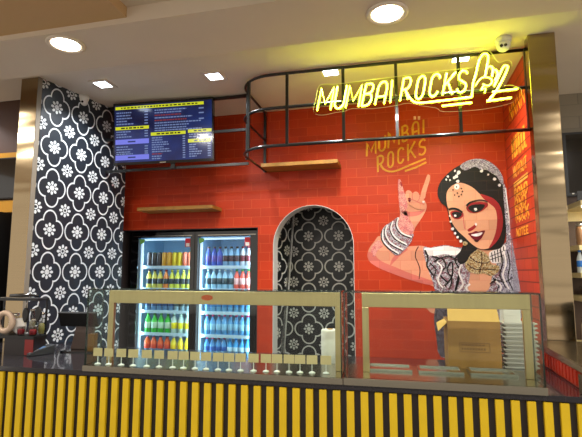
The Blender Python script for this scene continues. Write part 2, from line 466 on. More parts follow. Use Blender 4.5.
def glyph_px(ch, bl, br, tl):
    """glyph strokes in photo pixels: bl, br, tl are the box's corners"""
    out = []
    for st in GLY[ch]:
        out.append([(bl[0] + (br[0] - bl[0]) * u + (tl[0] - bl[0]) * v, bl[1] + (br[1] - bl[1]) * u + (tl[1] - bl[1]) * v) for u, v in st])
    return out

# ---- neon sign
NY = 3.30
ns = thing('neon_sign', 'glowing yellow neon sign reading MUMBAI ROCKS with a horned hand, on clear acrylic', 'neon sign')
def neon(strokes, name, r=.0068, label=None):
    b = MB()
    for st in strokes: b.tube([onY(x, y, NY) for x, y in st], r, 7)
    return b.build(name, 'neon', ns, label)
for ch, bl, br, tl in [('M', (317, 110.5), (330.5, 109.5), (321, 88.5)), ('U', (333, 109), (343.5, 108), (337, 86.5)), ('M', (345.5, 107.5), (358.5, 106.5), (349.5, 86)), ('B', (361, 106), (370.5, 105), (366, 84)),
                       ('A', (374.5, 104.5), (384.5, 103.5), (379, 82)), ('I', (388.5, 102.5), (392, 102.2), (390.5, 80.5)), ('R', (399.5, 101), (408.5, 99), (403.5, 78.5)),
                       ('O', (414, 99.5), (423, 98.5), (418, 76.5)), ('C', (427.5, 97), (437.5, 96), (431.5, 74.5)), ('K', (442, 95), (452.5, 94), (446, 73)), ('S', (455.5, 93), (466, 92), (458.5, 71))]:
    neon(glyph_px(ch, bl, br, tl), 'letter')
z7 = lambda pts: [(410 + x / 4.85, 30 + y / 4.85) for x, y in pts]
neon([smooth_loop([(406.5, 92)] + z7([(-3, 325), (15, 345), (45, 353), (110, 348), (200, 337), (300, 325)]), 4, False)], 'underline')
for a in ([(155, 368), (300, 352)], [(400, 300), (522, 285)], [(372, 345), (492, 328)]): neon([z7(a)], 'underline')
neon([smooth_loop(z7([(300, 325), (306, 260), (318, 220), (335, 150), (352, 120), (370, 116), (380, 132), (374, 175), (364, 228)]), 4, False),
      smooth_loop(z7([(372, 182), (392, 176), (403, 192), (398, 225)]), 4, False), smooth_loop(z7([(400, 196), (416, 194), (426, 214), (412, 245)]), 4, False),
      smooth_loop(z7([(408, 272), (432, 222), (452, 180), (466, 172), (474, 184), (452, 235), (415, 300), (378, 345)]), 4, False)], 'hand')
neon([smooth_loop(z7([(318, 270), (338, 240), (362, 228), (392, 236), (398, 255), (378, 270), (352, 262)]), 4, False), smooth_loop(z7([(360, 268), (345, 290), (366, 282), (362, 305)]), 4, False)], 'thumb', .0042)
bp = smooth_loop([(313.5, 112), (322, 115), (335, 112.5), (345, 111), (352, 108.5), (372, 108.5), (396, 105.5), (408, 103), (424, 106), (437, 108), (444, 111.5), (480, 109.5), (508, 104), (516, 99), (522, 90), (512, 85), (503, 84), (512, 66), (508, 60), (498, 62), (490, 51), (481, 51), (474, 66), (466, 68), (440, 71), (400, 76), (360, 81), (336, 84), (320, 85), (316, 98)], 3)
b = MB(); b.slab([onY(x, y, NY + .012) for x, y in bp], (0, .006, 0), 0, 1); b.build('acrylic_backing', ['acrylic', 'acrylic_edge'], ns)
for x, y in ((330, 98), (396, 95), (452, 84)): b = MB(); p = onY(x, y, NY + .018); b.lathe([(.006, 0), (.006, .026)], 8, (p.x, p.y + .026, p.z), axis='y'); b.build('standoff', 'steel_plain', ns)

# ---- painted logo on the back wall
def stroke_ribbon(b, pts, w, plane, d, k=1):
    """painted stroke: a flat band of width w (m) following pts (3D in the wall plane), normal n"""
    P = [Vector(p) for p in pts]; n = Vector(plane)
    L, Rr = [], []
    for i in range(len(P)):
        t = (P[min(i + 1, len(P) - 1)] - P[max(i - 1, 0)]).normalized(); s_ = t.cross(n).normalized() * (w / 2)
        if 0 < i < len(P) - 1:
            a = (P[i] - P[i - 1]).normalized(); c = (P[i + 1] - P[i]).normalized(); co = max(.55, math.sqrt(max(0, (1 + a.dot(c)) / 2))); s_ /= co
        L.append(P[i] + s_); Rr.append(P[i] - s_)
    for i in range(len(P) - 1):
        b.slab([L[i], L[i + 1], Rr[i + 1], Rr[i]], n * d)
    return b
lg = thing('painted_logo', 'mustard MUMBAI ROCKS lettering painted on the red brick wall beside the raised hand', 'wall lettering')
zl = lambda pts: [(360 + x / 6.24, 110 + y / 6.24) for x, y in pts]
NB = Vector((0, -1, 0))
def logo_letter(ch, q):
    b = MB()
    for st in glyph_px(ch, *zl(q)): stroke_ribbon(b, [onY(x, y, WY - .001) for x, y in st], .0165, NB, .0015)
    b.build('letter', 'logo', lg)
for ch, q in [('M', ((42, 290), (98, 272), (42, 208))), ('U', ((117, 262), (160, 246), (117, 172))), ('M', ((176, 240), (243, 216), (178, 142))), ('B', ((264, 200), (303, 184), (262, 106))), ('A', ((328, 172), (368, 158), (326, 82))), ('I', ((390, 148), (402, 144), (390, 62))),
              ('R', ((110, 388), (150, 372), (108, 294))), ('O', ((172, 362), (210, 350), (172, 268))), ('C', ((234, 340), (274, 322), (234, 246))), ('K', ((298, 318), (348, 298), (296, 214))), ('S', ((366, 290), (412, 268), (366, 196)))]:
    logo_letter(ch, q)
for st in (smooth_loop([(128, 345), (150, 370), (185, 384), (230, 378), (320, 340), (410, 303)], 4, False), [(280, 382), (350, 358), (414, 326)]):
    b = MB(); stroke_ribbon(b, [onY(x, y, WY - .001) for x, y in zl(st)], .0165, NB, .0015); b.build('underline', 'logo', lg)
b = MB()
for x in (342, 368):
    for dx in (-4, 4): b.slab([onY(px, py, WY - .001) for px, py in zl([(x + dx - 3, 40), (x + dx + 3, 38), (x + dx + 3, 60), (x + dx - 3, 62)])], (0, -.0015, 0))
b.build('pale_dots', 'logo_dot', lg)  # pale dots above the A

# ---- lettering on the right side wall
sl = thing('painted_lettering', 'amber stencil lettering painted in rows on the narrow red side wall', 'wall lettering')
NX = Vector((-1, 0, 0))
def side_row(txt, ya, yb, za, zb, w=.02):
    n = len(txt); b = MB(); step = (yb - ya) / n
    for i, ch in enumerate(txt):
        if ch == ' ': continue
        y0 = ya + step * i; y1 = y0 + step * .78
        for st in GLY[ch]: stroke_ribbon(b, [(.929, y0 + (y1 - y0) * u, za + (zb - za) * v) for u, v in st], w, NX, .0015)
    b.build('letter_row', 'side_text', sl)
side_row('NNNN', 4.00, 3.50, 2.80, 2.92, .018)
side_row('MUNDUL', 3.98, 3.52, 2.47, 2.64, .022)
side_row('NUTAUT', 3.99, 3.56, 2.31, 2.40, .014)
b = MB(); b.slab([(.929, 3.99, 2.23), (.929, 3.57, 2.235), (.929, 3.57, 2.275), (.929, 3.99, 2.27)], (-.0015, 0, 0)); b.build('painted_bar', 'side_bar', sl)
side_row('BAND', 3.99, 3.57, 2.135, 2.21, .02)
side_row('AND', 3.99, 3.62, 2.05, 2.125, .02)
side_row('ROCK', 3.99, 3.57, 1.955, 2.04, .02)
for i in range(5): b = MB(); y = 3.97 - i * .085; b.slab([(.929, y, 1.935), (.929, y - .02, 1.935), (.929, y - .02, 1.95), (.929, y, 1.95)], (-.0015, 0, 0)); b.build('painted_dot', 'side_bar', sl)
side_row('NOTEE', 3.99, 3.62, 1.83, 1.885, .014)

# ------------------------------------------------------------------ mural
SK = (208, 150, 116); M['m_skin'] = painted('mural_skin', SK, 'x', (190, 96, 70), mstr=.35)
M['m_skin_hand'] = painted('mural_skin_hand', (208, 138, 108), 'x', (196, 80, 60), mstr=.35)
M['m_pink'] = painted('mural_pink_shade', (200, 104, 92), 'x', (180, 70, 60), mstr=.35)
M['m_crimson'] = painted('mural_crimson', (150, 40, 40), 'x', (120, 24, 24), mstr=.5)
M['m_black'] = painted('mural_black', (30, 28, 26), 'x', (60, 42, 34), mstr=.5)
M['m_dark'] = painted('mural_dark_line', (48, 18, 20), 'x', (48, 18, 20))
M['m_white'] = painted('mural_white', (226, 218, 214), 'x', (170, 150, 150), mstr=.4)
M['m_lip'] = painted('mural_lip', (104, 18, 30), 'x', (70, 14, 20), mstr=.4)
M['m_veil'] = painted('mural_silver_veil', (210, 204, 214), 'x', (120, 100, 110), pattern=ornate((232, 226, 236), (52, 44, 58), (196, 182, 200), 460, 200, .34), mstr=.4)
M['m_blouse'] = painted('mural_embroidered_blouse', (210, 204, 210), 'x', (120, 100, 110), pattern=ornate((232, 226, 232), (34, 24, 32), (186, 134, 146), 400, 140, .34), mstr=.4)
M['m_gold'] = painted('mural_gold_necklace', (190, 160, 110), 'x', (120, 100, 60), pattern=ornate((232, 214, 164), (58, 38, 28), (196, 156, 96), 460, 200, .38), mstr=.4)
M['m_bangle'] = painted('mural_bangles', (200, 190, 200), 'x', (120, 100, 110), pattern=ornate((214, 204, 210), (60, 44, 54), (188, 130, 134), 420, 160, .35), mstr=.4)
M['m_henna'] = painted('mural_henna_skin', (200, 130, 120), 'x', (120, 60, 60), pattern=ornate((216, 150, 134), (150, 70, 84), (206, 120, 112), 260, 100, .55), mstr=.3)
M['m_veil_side'] = painted('mural_silver_veil_side', (210, 204, 214), 'y', (120, 100, 110), pattern=ornate((232, 226, 236), (52, 44, 58), (196, 182, 200), 460, 200, .34), mstr=.6)
M['m_dark_cloth'] = painted('mural_dark_cloth', (90, 80, 90), 'x', (60, 50, 56), pattern=ornate((120, 112, 124), (40, 32, 40), (96, 76, 86), 360, 120, .3), mstr=.5)
mu = thing('wall_mural', 'painted mural of a dark haired woman in silver veil making a horned hand sign', 'mural')
def paint(name, pts, m, lay, k=3, label=None, sm=True):
    q = smooth_loop(pts, k) if sm else pts
    b = MB(); t = .0012 * lay
    b.slab([onY(x, y, WY - t) for x, y in q], (0, t - .0004, 0)); return b.build(name, m, mu, label)
def stroke(name, pts, m, lay, w, k=4):
    q = smooth_loop(pts, k, False); n = len(q); L, Rr = [], []
    for i, p in enumerate(q):
        a, c = q[max(i - 1, 0)], q[min(i + 1, n - 1)]; dx, dy = c[0] - a[0], c[1] - a[1]; l = math.hypot(dx, dy) or 1
        tt = i / (n - 1); ww = (w if not isinstance(w, (list, tuple)) else w[0] + (w[1] - w[0]) * tt) / 2
        L.append((p[0] - dy / l * ww, p[1] + dx / l * ww)); Rr.append((p[0] + dy / l * ww, p[1] - dx / l * ww))
    b = MB(); t = .0012 * lay
    for i in range(n - 1): b.slab([onY(x, y, WY - t) for x, y in (L[i], L[i + 1], Rr[i + 1], Rr[i])], (0, t - .0004, 0))
    return b.build(name, m, mu)
# arm
paint('arm', [(381, 236), (374, 242), (369, 249), (367.5, 256), (371, 263), (380, 268), (392, 273), (408, 279), (424, 282.5), (438, 287), (436, 270), (427, 250), (423, 246), (414, 246), (406, 247), (397, 252)], 'm_skin_hand', 1)
paint('arm_shade', [(368, 252), (369, 260), (377, 267), (395, 274.5), (412, 280.5), (430, 285), (432, 281), (412, 274), (395, 267), (381, 261), (374, 254)], 'm_pink', 2)
paint('arm_shade', [(397, 253), (392, 259), (390, 266), (394, 262), (401, 255), (408, 249), (402, 249)], 'm_pink', 2)
paint('henna', [(379, 240), (373, 245), (371, 252), (374, 257), (378, 250), (383, 246)], 'm_henna', 2)
stroke('armlet', [(418.5, 246.5), (416, 251), (415.5, 257), (418, 263), (420, 270), (419, 279)], 'm_dark', 2, .9)
# hand
paint('palm', [(399, 194), (399.5, 205), (400, 215), (398, 221), (397.5, 228), (403, 236), (411.5, 237), (415, 228), (421, 219), (426, 210), (426, 203), (421, 197), (410, 195)], 'm_skin_hand', 2)
paint('henna', [(399, 190), (399.5, 205), (400.5, 215), (398, 222), (400, 231), (410, 236), (414, 228), (410, 220), (407, 213), (405, 203), (405, 196)], 'm_henna', 3)
paint('index_finger', [(398.2, 181), (399, 179), (400.4, 180), (402, 184), (403.5, 190), (406, 198), (407.5, 207), (403, 211), (399.5, 207), (398.8, 196), (398, 187)], 'm_henna', 4)
paint('nail', [(400, 182), (401.6, 182.5), (402.4, 186), (400.8, 186)], 'm_crimson', 5)
paint('little_finger', [(427, 175.5), (428.8, 174.6), (430.3, 176.4), (429.6, 181), (427.6, 187), (425.8, 194), (424.6, 198.5), (420.5, 197.5), (421.4, 191.5), (424, 184)], 'm_skin_hand', 4)
paint('folded_finger', [(405.6, 192.5), (407.6, 190.2), (410.5, 191), (412.6, 194), (412.8, 199), (409.5, 201), (406.6, 198)], 'm_skin_hand', 5)
paint('folded_finger', [(412.4, 194), (415, 191.6), (418, 192.4), (419.6, 196), (418.8, 200), (415, 201), (412.6, 199)], 'm_skin_hand', 5)
stroke('finger_line', [(412.6, 193), (412.2, 196.5), (412.8, 200)], 'm_pink', 6, .8)
stroke('finger_line', [(419.8, 195), (419.2, 199), (417, 202)], 'm_pink', 6, .8)
paint('thumb', [(408.5, 199.5), (412, 199.5), (418, 202), (423.5, 204), (423.8, 208), (419, 209.6), (412, 206.5), (408, 203.5)], 'm_skin_hand', 6)
stroke('finger_line', [(408.5, 199.4), (413, 199.8), (419, 202.6), (424, 204.6)], 'm_pink', 7, .8)
paint('nail', [(408, 198), (410.4, 198), (410.8, 201), (408.8, 202)], 'm_lip', 7)
paint('palm_shade', [(402, 209), (410, 212), (420, 211), (425, 209), (420, 214.5), (411, 216.5), (403, 214)], 'm_pink', 3)
paint('ring', [(422.6, 201), (424.4, 201.2), (424.4, 202.8), (422.6, 202.6)], 'm_white', 7)
# bangles
paint('bangles', [(398.7, 217), (391, 222), (384, 227), (380.5, 235), (383, 243), (389, 250), (397, 255.5), (404, 250.5), (411, 242), (413.5, 234), (408, 235), (402, 233), (398, 227)], 'm_bangle', 4)
for k, a in enumerate([[(398.6, 217.5), (397, 225), (402, 233), (411.8, 237)], [(393, 221), (391, 229), (396, 238), (407, 244.5)], [(387.5, 225), (385.5, 233), (391, 243), (403, 249.5)], [(383, 230), (383, 239), (389, 247), (399, 253.5)]]):
    stroke('bangle', a, 'm_white', 6, 1.3); stroke('bangle_line', [(x - 1.3, y + .9) for x, y in a], 'm_black', 5, 1.0)
# blouse and veil
paint('blouse', [(423, 248), (430, 247.6), (438, 246), (446, 245), (455, 247), (462, 247.5), (467, 252), (476, 258), (490, 254), (504, 244), (510, 240), (514, 252), (518, 275), (521.5, 300), (522, 345), (470, 356), (441, 357), (437, 335), (437, 315), (436, 296), (432, 280), (427, 266)], 'm_blouse', 2)
paint('blouse_highlight', [(424, 248.4), (431, 248), (439, 246.6), (447, 246), (458, 248.2), (461.5, 251), (455, 255.5), (445, 254), (435, 256), (428, 255)], 'm_white', 3, label='pale plain shoulder of the blouse')
for a in ([(425, 250), (428, 258), (427, 266), (434, 276)], [(461, 252), (455, 260), (460, 272), (456, 290)], [(466, 253), (461, 266), (458, 278), (455, 291)], [(434, 262), (441, 258), (446, 266), (440, 274), (447, 282)], [(447, 268), (452, 262), (452, 276), (445, 286)]):
    stroke('embroidery_line', a, 'm_black', 4, 1.6)
for a in ([(463, 262), (459, 272), (463, 284), (458, 291)], [(470, 284), (466, 288), (469, 291.5)]):
    stroke('embroidery_line', a, 'm_white', 5, 1.8)
paint('dark_sleeve', [(437, 304), (446, 300), (452, 312), (449, 330), (452, 352), (440, 356), (436, 335), (434, 318)], 'm_dark_cloth', 3)
paint('lower_arm', [(424, 303.5), (436, 303), (438, 311), (433, 313.5), (427, 309)], 'm_skin_hand', 2)
paint('neck', [(466, 250), (474, 244), (490, 246), (499, 248), (497, 262), (492, 276), (489, 289), (478, 294), (468, 291), (470, 276), (470, 262)], 'm_skin', 3)
for a in ([(470, 257), (477, 262), (486, 263), (490, 261)], [(467, 264), (475, 269), (485, 269), (497, 270)], [(481, 252), (482, 260), (480, 272)]): stroke('necklace_line', a, 'm_dark', 6, .8)
paint('necklace', [(470, 254), (474, 249.5), (483, 251.5), (489, 257), (491, 264), (499, 266), (498, 272), (491, 276), (484, 273.5), (477, 274), (468, 271), (465, 263)], 'm_gold', 5)
paint('bead_panel', [(489, 253), (497, 249), (505, 245), (506, 254), (504, 261), (492, 263)], 'm_white', 6)
for i in range(5): stroke('bead_line', [(491.5 + i * 3, 252.5 - i * 1.5), (493 + i * 2.8, 262)], 'm_black', 7, .9)
for j in range(2): stroke('bead_line', [(490, 256.5 + j * 3.4), (505.4, 250.4 + j * 4)], 'm_black', 7, .7)
paint('neck_shadow', [(461, 250), (464, 244), (470, 243), (477, 249), (471, 254), (466, 262), (460, 264), (457, 258)], 'm_black', 6)
for a in ([(500, 250), (503, 262), (500, 275), (506, 288)], [(507, 250), (510, 264), (508, 278), (513, 290)], [(493, 278), (499, 283), (497, 291)], [(490, 284), (496, 280), (505, 282), (514, 276)], [(432, 256), (440, 258), (449, 256), (457, 260)], [(430, 263), (436, 270), (433, 278)], [(450, 262), (447, 270), (452, 279), (449, 289)]): stroke('veil_fold', a, 'm_black', 9, 1.1)
for a in ([(503.5, 251), (506, 263), (503, 276), (509, 289)], [(496, 281), (501, 286), (500, 291)], [(437, 262), (442, 268), (438, 280), (443, 288)]): stroke('veil_fold', a, 'm_white', 10, 1.5)
# hair, veil, face
paint('hair', [(447, 208), (441.5, 203), (438, 196), (438, 188), (441, 181), (446.5, 175), (452, 170), (460, 165), (470, 161), (482, 161), (493, 167), (501, 176), (505, 192), (506, 212), (506, 232), (502, 247), (491, 250), (478, 249), (466, 244), (456, 236), (450, 222)], 'm_black', 7)
paint('veil', [(460, 166), (464, 162.5), (470, 159.8), (478, 158.8), (486, 160), (494, 164.8), (499.5, 170.5), (503, 178), (503.2, 184), (500.5, 182.5), (497, 176.5), (491.5, 173), (486.5, 169.8), (481, 169.6), (475, 166.5), (468.5, 169.5), (463.5, 170)], 'm_veil', 9)
paint('veil', [(503, 183), (505.5, 188), (507.5, 205), (510.5, 230), (514.5, 256), (519.5, 291), (498, 292), (501, 272), (505, 255), (506.5, 236), (505, 214), (503.6, 196)], 'm_veil', 8)
stroke('veil_border', [(505.5, 188), (507.5, 205), (511, 232), (515, 258), (520, 291)], 'm_white', 9, 1.2)
paint('face', [(448, 208.5), (446.5, 200), (447, 192), (450.5, 187), (455, 184), (461, 182.8), (468, 185), (474, 188.5), (480, 194), (487, 197), (494, 201), (499, 207), (501.5, 216), (501, 228), (498.5, 238), (494, 244), (488.5, 248.3), (480.5, 249), (472.5, 244.5), (465, 237.5), (458, 231), (453.2, 224.5), (450, 217)], 'm_skin', 9)
paint('face_shade', [(480, 194), (486, 195.5), (494, 199), (500.5, 207), (503, 222), (500.5, 235), (495, 243.5), (488.5, 248.5), (493, 240), (496.4, 229), (497, 217), (495, 208.5), (489, 203), (484, 199)], 'm_crimson', 10, label='crimson shaded side of the face')
paint('eye_shadow', [(466.4, 207), (470, 203.4), (479, 201.8), (486.5, 202.6), (488, 205.5), (484, 209.5), (477, 213), (470.5, 212.6), (467, 210)], 'm_crimson', 11)
paint('eye', [(468, 207.8), (472, 205), (479, 204.2), (485, 205), (482, 209.6), (476.5, 212.4), (471.5, 211.4)], 'm_black', 12)
paint('eye_white', [(474, 208.6), (476.5, 208.1), (477.2, 210), (475, 210.8)], 'm_white', 13)
paint('eye_shadow', [(450.5, 212), (456, 210.5), (462.5, 212.4), (463.4, 215.6), (459.5, 219), (454.6, 218.8), (451.4, 216)], 'm_crimson', 11)
paint('eye', [(452, 213), (456.5, 211.6), (461.5, 213.4), (461, 216), (458, 218), (454, 217.3)], 'm_black', 12)
paint('eye_white', [(453.9, 215), (455.9, 214.6), (456.4, 216.3), (454.6, 216.8)], 'm_white', 13)
stroke('eyebrow', [(466.6, 205.8), (470, 202.6), (476, 200.6), (482, 200), (487.5, 201.8)], 'm_black', 13, (2.1, .8))
stroke('eyebrow', [(448.6, 209.4), (453, 208.4), (458, 209.6), (462.4, 212.6)], 'm_black', 13, (1.8, 2.0))
stroke('nose_line', [(463.6, 214.5), (463.4, 219), (464, 224), (465, 229)], 'm_pink', 11, .9)
paint('nose_shade', [(467.6, 229.6), (472, 226.6), (476.8, 223.4), (475.4, 227.6), (471.6, 230.6), (468.6, 231.6)], 'm_crimson', 11)
paint('nose_ring', [(475, 223.4), (476.6, 223.2), (477, 225.2), (475.4, 225.6)], 'm_white', 13)
paint('lips', [(468, 233.6), (472.5, 232.4), (475.8, 230.9), (478.6, 231.6), (484.9, 230.4), (483.6, 234.6), (480.8, 239), (477, 241), (472.4, 238.6), (470, 235.8)], 'm_lip', 11)
paint('teeth', [(471, 234.8), (476, 233.6), (482.4, 232.4), (480.2, 235.4), (475.4, 236.4)], 'm_white', 12)
paint('lip_shadow', [(474, 239.6), (479, 240.2), (477.5, 242), (475.4, 241.8)], 'm_dark', 12)
b = MB(); b.slab([onX(x, y, .9285) for x, y in ((511.5, 236), (514.6, 256), (520.5, 291), (525, 318), (513, 318), (513, 291))], (.0012, 0, 0)); b.build('veil', M['m_veil_side'], mu)
# jewels
def jewel(x, y, r, m='m_white', lay=12): paint('jewel', [(x + r * k_ * math.cos(a), y + r * k_ * math.sin(a)) for a, k_ in [(i * PI / 3, random.uniform(.65, 1.15)) for i in range(6)]], m, lay, 2)
for x, y, rr in [(455, 170.8, 1.3), (448, 176.4, 1.6), (446.2, 179.6, 1.1), (450, 180, 1), (481.8, 171, 1.9), (488.2, 174.4, 1.3), (494.6, 179, 1.8), (499.4, 185.2, 1.5), (458.5, 172.6, 2.2), (456.6, 176.4, 1.9), (454.4, 177.6, 1.6), (457.6, 181.2, 1.7), (456.6, 186.4, 2.9), (449.7, 216, 1.1), (451, 221.5, 1.4), (452.6, 228.6, 1.6), (455, 233, 1.5), (457.6, 237, 1.5), (461, 241, 1.5), (507, 212, 1.1), (508.6, 222, 1.3), (509.5, 234, 1.4), (511.2, 244, 1.3)]:
    jewel(x, y, rr)
for x, y in [(453, 190), (454.5, 195), (457.5, 193), (459, 196.5), (461.5, 194.5), (462.6, 191.5), (461.4, 188.4), (456.6, 187)]: jewel(x, y, .9, 'm_dark', 14)
jewel(465, 243, 2.4, 'm_gold', 12)

# ------------------------------------------------------------------ wall shelves
def wall_shelf(px, label):
    a, c = px; p = onY(a[0], a[1], WY); q = onY(c[0], c[1], WY)
    b = MB(); b.box(p.x + .03, q.x + .03, 3.985, WY, p.z - .02, p.z + .014); o = b.build('wall_shelf', 'wood', bevel=.002); tag(o, label, 'shelf')
wall_shelf(((147, 212), (219, 212)), 'narrow wooden plank shelf on the red wall above the drinks fridges')
wall_shelf(((265, 170.5), (338, 170.5)), 'narrow wooden plank shelf on the red wall above the arched opening')

# ------------------------------------------------------------------ counter
cnt = thing('service_counter', 'long dark counter with yellow vertical slats on its black front', 'counter', (-.75, 2.262, 0), .022)
b = MB(); b.box(-2.4, 1.75, 0, .75, .974, 1.0, 0, .002); b.build('worktop', 'granite', cnt)
b = MB(); b.box(-2.38, 1.73, .022, .70, .0, .974); b.build('front_panel', 'brownblack', cnt)
b = MB()
for i in range(-31, 23):
    x = .208 + i * .0675; b.box(x, x + .036, .004, .0215, .04, .968, 0, .0015)
b.build('slat_cladding', 'yellow', cnt)
# side counter at the right
sc_ = thing('side_counter', 'raised stainless side ledge with a red ribbed riser at the right end of the counter', 'counter')
b = MB(); b.box(.79, 1.25, 2.30, 3.17, 1.085, 1.12, 0, .004); b.build('worktop', 'steel', sc_)
b = MB(); b.box(.80, .83, 2.42, 3.17, 1.0025, 1.085)
for i in range(15): y = 2.46 + i * .047; b.box(.793, .80, y, y + .030, 1.012, 1.078)
b.build('ribbed_panel', 'orange_panel', sc_)
b = MB(); b.box(.772, .84, 2.32, 2.365, 1.0025, 1.084); b.build('corner_post', 'steel', sc_)

# ------------------------------------------------------------------ glass display cases
def case(name, label, x0, x1, px0, px1, deck, wings):
    t = thing(name, label, 'display case', (-.285, 2.272, 1.0), .022)
    H = .449; D = .34; e = .006
    b = MB(); b.box(x0 - .004, x1 + .004, -.012, D, .0, deck, 0, .002); b.build('base', 'deck_steel', t)
    for nm, bx in (('front_glass', (x0, x1, 0, e, deck, H)), ('top_glass', (x0, x1, e, .141, H - e, H)), ('side_glass', (x0, x0 + e, e, .141, deck, H - e)), ('side_glass', (x1 - e, x1, e, .141, deck, H - e))):
        b = MB(); b.box(*bx); o = b.build(nm, ['glass', 'glass_edge'], t)
        big = max(range(3), key=lambda k: -(bx[2 * k + 1] - bx[2 * k]))
        for f in o.data.polygons:
            if abs(f.normal[big]) < .5: f.material_index = 1
    b = MB(); b.box(px0, px1, .142, .165, .362, .436); b.box(px0, px0 + .034, .142, .165, deck, .362); b.box(px1 - .036, px1, .142, .165, deck, .362)
    b.build('rear_frame', 'steel_frame', t, bevel=.002)
    return t
c1 = case('display_case', 'long glass display case on the counter with a row of kraft price tags', -1.442, -.008, -1.402, -.020, .03, 0)
c2 = case('display_case', 'right hand glass display case with food pans and a cardboard box behind it', .004, .903, .086, .897, .034, 0)
b = MB()
b.lathe([(.004, 0), (.03, .001), (.035, .0015)], 18, (-.78, .141, .40), axis='y', sx=1.0, sy=.45)
b.build('oval_sticker', mat('orange_sticker', (206, 84, 34), .5), c1)

# food pans (recessed wells with polished rims)
for i, (a, c) in enumerate(((0.10, .33), (.36, .58), (.61, .83))):
    t = thing('food_pan', ['empty steel food pan at the left end of the right hand display case', 'empty steel food pan in the middle of the right hand display case', 'empty steel food pan in front of the cardboard box and foil trays'][i], 'food pan', (-.285 + a, 2.272 + .170 + .022 * a, 1.0345), .022)
    w = c - a; d = .15; b = MB()
    b.box(0, w, 0, .012, 0, .012, 0, .002); b.box(0, w, d - .012, d, 0, .012, 0, .002); b.box(0, .012, .012, d - .012, 0, .012); b.box(w - .012, w, .012, d - .012, 0, .012)
    b.build('rim', 'steel_plain', t)
    b = MB(); b.box(.012, w - .012, .012, d - .012, 0, .003); b.build('well', 'steel_plain', t)

# price tags
def make_tag():
    t = thing('price_tag', 'x', 'price tag', group='kraft price tags in the display case')
    b = MB(); b.lathe([(.017, 0), (.017, .003), (.010, .007), (.004, .009)], 16); b.build('base', 'white', t)
    b = MB(); b.box(-.002, .002, -.0015, .0015, .008, .062); b.build('stem', 'white', t)
    b = MB(); b.box(-.0275, .0275, -.004, -.0022, .045, .089, 0, 0); b.build('card', 'card', t)
    return t
pt = make_tag(); k = 0
xs = [97.5, 108.5, 121, 133, 146.5, 159, 172.5, 183.5, 195, 206, 218, 229, 240.5, 253.5, 266, 277, 289, 300, 312, 326]
for x in xs:
    o = pt if k == 0 else copy_tree(pt)
    q = max(.036, (k - 2) * .0045); X = 0
    for _ in range(12): X = onY(x, 366, 2.272 + .022 * (X + .285) + q).x
    p = Vector((X, 2.272 + .022 * (X + .285) + q, 1.0305)); o.location = p; o.rotation_euler = (0, 0, -p.x * 0 + random.uniform(-.12, .12) + .1)
    nth = ['leftmost', 'second', 'third', 'fourth', 'fifth', 'sixth', 'seventh', 'eighth', 'ninth', 'tenth', 'eleventh', 'twelfth', 'thirteenth', 'fourteenth', 'fifteenth', 'sixteenth', 'seventeenth', 'eighteenth', 'nineteenth'][k] if k < 19 else None
    o['label'] = ('blank kraft price tag on white stand, %s from the left in the display case' % nth) if nth and k else ('blank kraft price tag on white stand at far left end of the display case' if k == 0 else 'blank kraft price tag on white stand in front of the white paper roll')
    k += 1

# paper roll
t = thing('paper_roll', 'upright white paper roll standing behind the right end of the left display case', 'paper roll', tuple(onY(330.5, 365, 2.73)[:2]) + (1.0005,))
b = MB(); b.lathe([(.018, 0), (.052, 0), (.054, .004), (.054, .196), (.050, .202), (.018, .203)], 32); b.build('roll', 'paper', t)
b = MB(); b.lathe([(.0175, .0005), (.0175, .206), (.015, .207)], 16); b.build('core', 'cardboard', t)

# cardboard box
bx0, bx1, by = .247, .522, 2.715
t = thing('cardboard_box', 'open brown cardboard box behind the right hand display case', 'box', (bx0, by, 1.0005))
w = bx1 - bx0; d = .24; h = .272; e = .004
b = MB(); b.box(0, w, 0, e, 0, h); b.box(0, w, d - e, d, 0, h); b.box(0, e, e, d - e, 0, h); b.box(w - e, w, e, d - e, 0, h); b.box(e, w - e, e, d - e, 0, e); b.build('body', 'cardboard', t)
b = MB(); b.slab([(.004, 0, h), (w - .002, 0, h), (w - .008, .05, h + .092), (.006, .05, h + .092)], (0, .004, .002)); b.build('flap', 'cardboard_flap_lit', t)
b = MB(); b.slab([(0, .01, h - .01), (0, .20, h - .01), (-.045, .20, h - .055 + .02), (-.05, .01, h - .06)], (.003, 0, .004)); b.build('flap', 'cardboard_flap_lit', t)
b = MB()
for i in range(9): b.box(.07 + i * .0145, .07 + i * .0145 + .0095, -.0008, -.0001, .115, .128)
for i in range(7): b.box(.07 + i * .018, .07 + i * .018 + .013, -.0008, -.0001, .14, .146)
b.box(.06, .215, -.0008, -.0001, .104, .107); b.box(.06, .215, -.0008, -.0001, .152, .155); b.box(.215, .218, -.0008, -.0001, .104, .155); b.box(.06, .063, -.0008, -.0001, .104, .155)
b.build('print', 'cardboard_print', t)

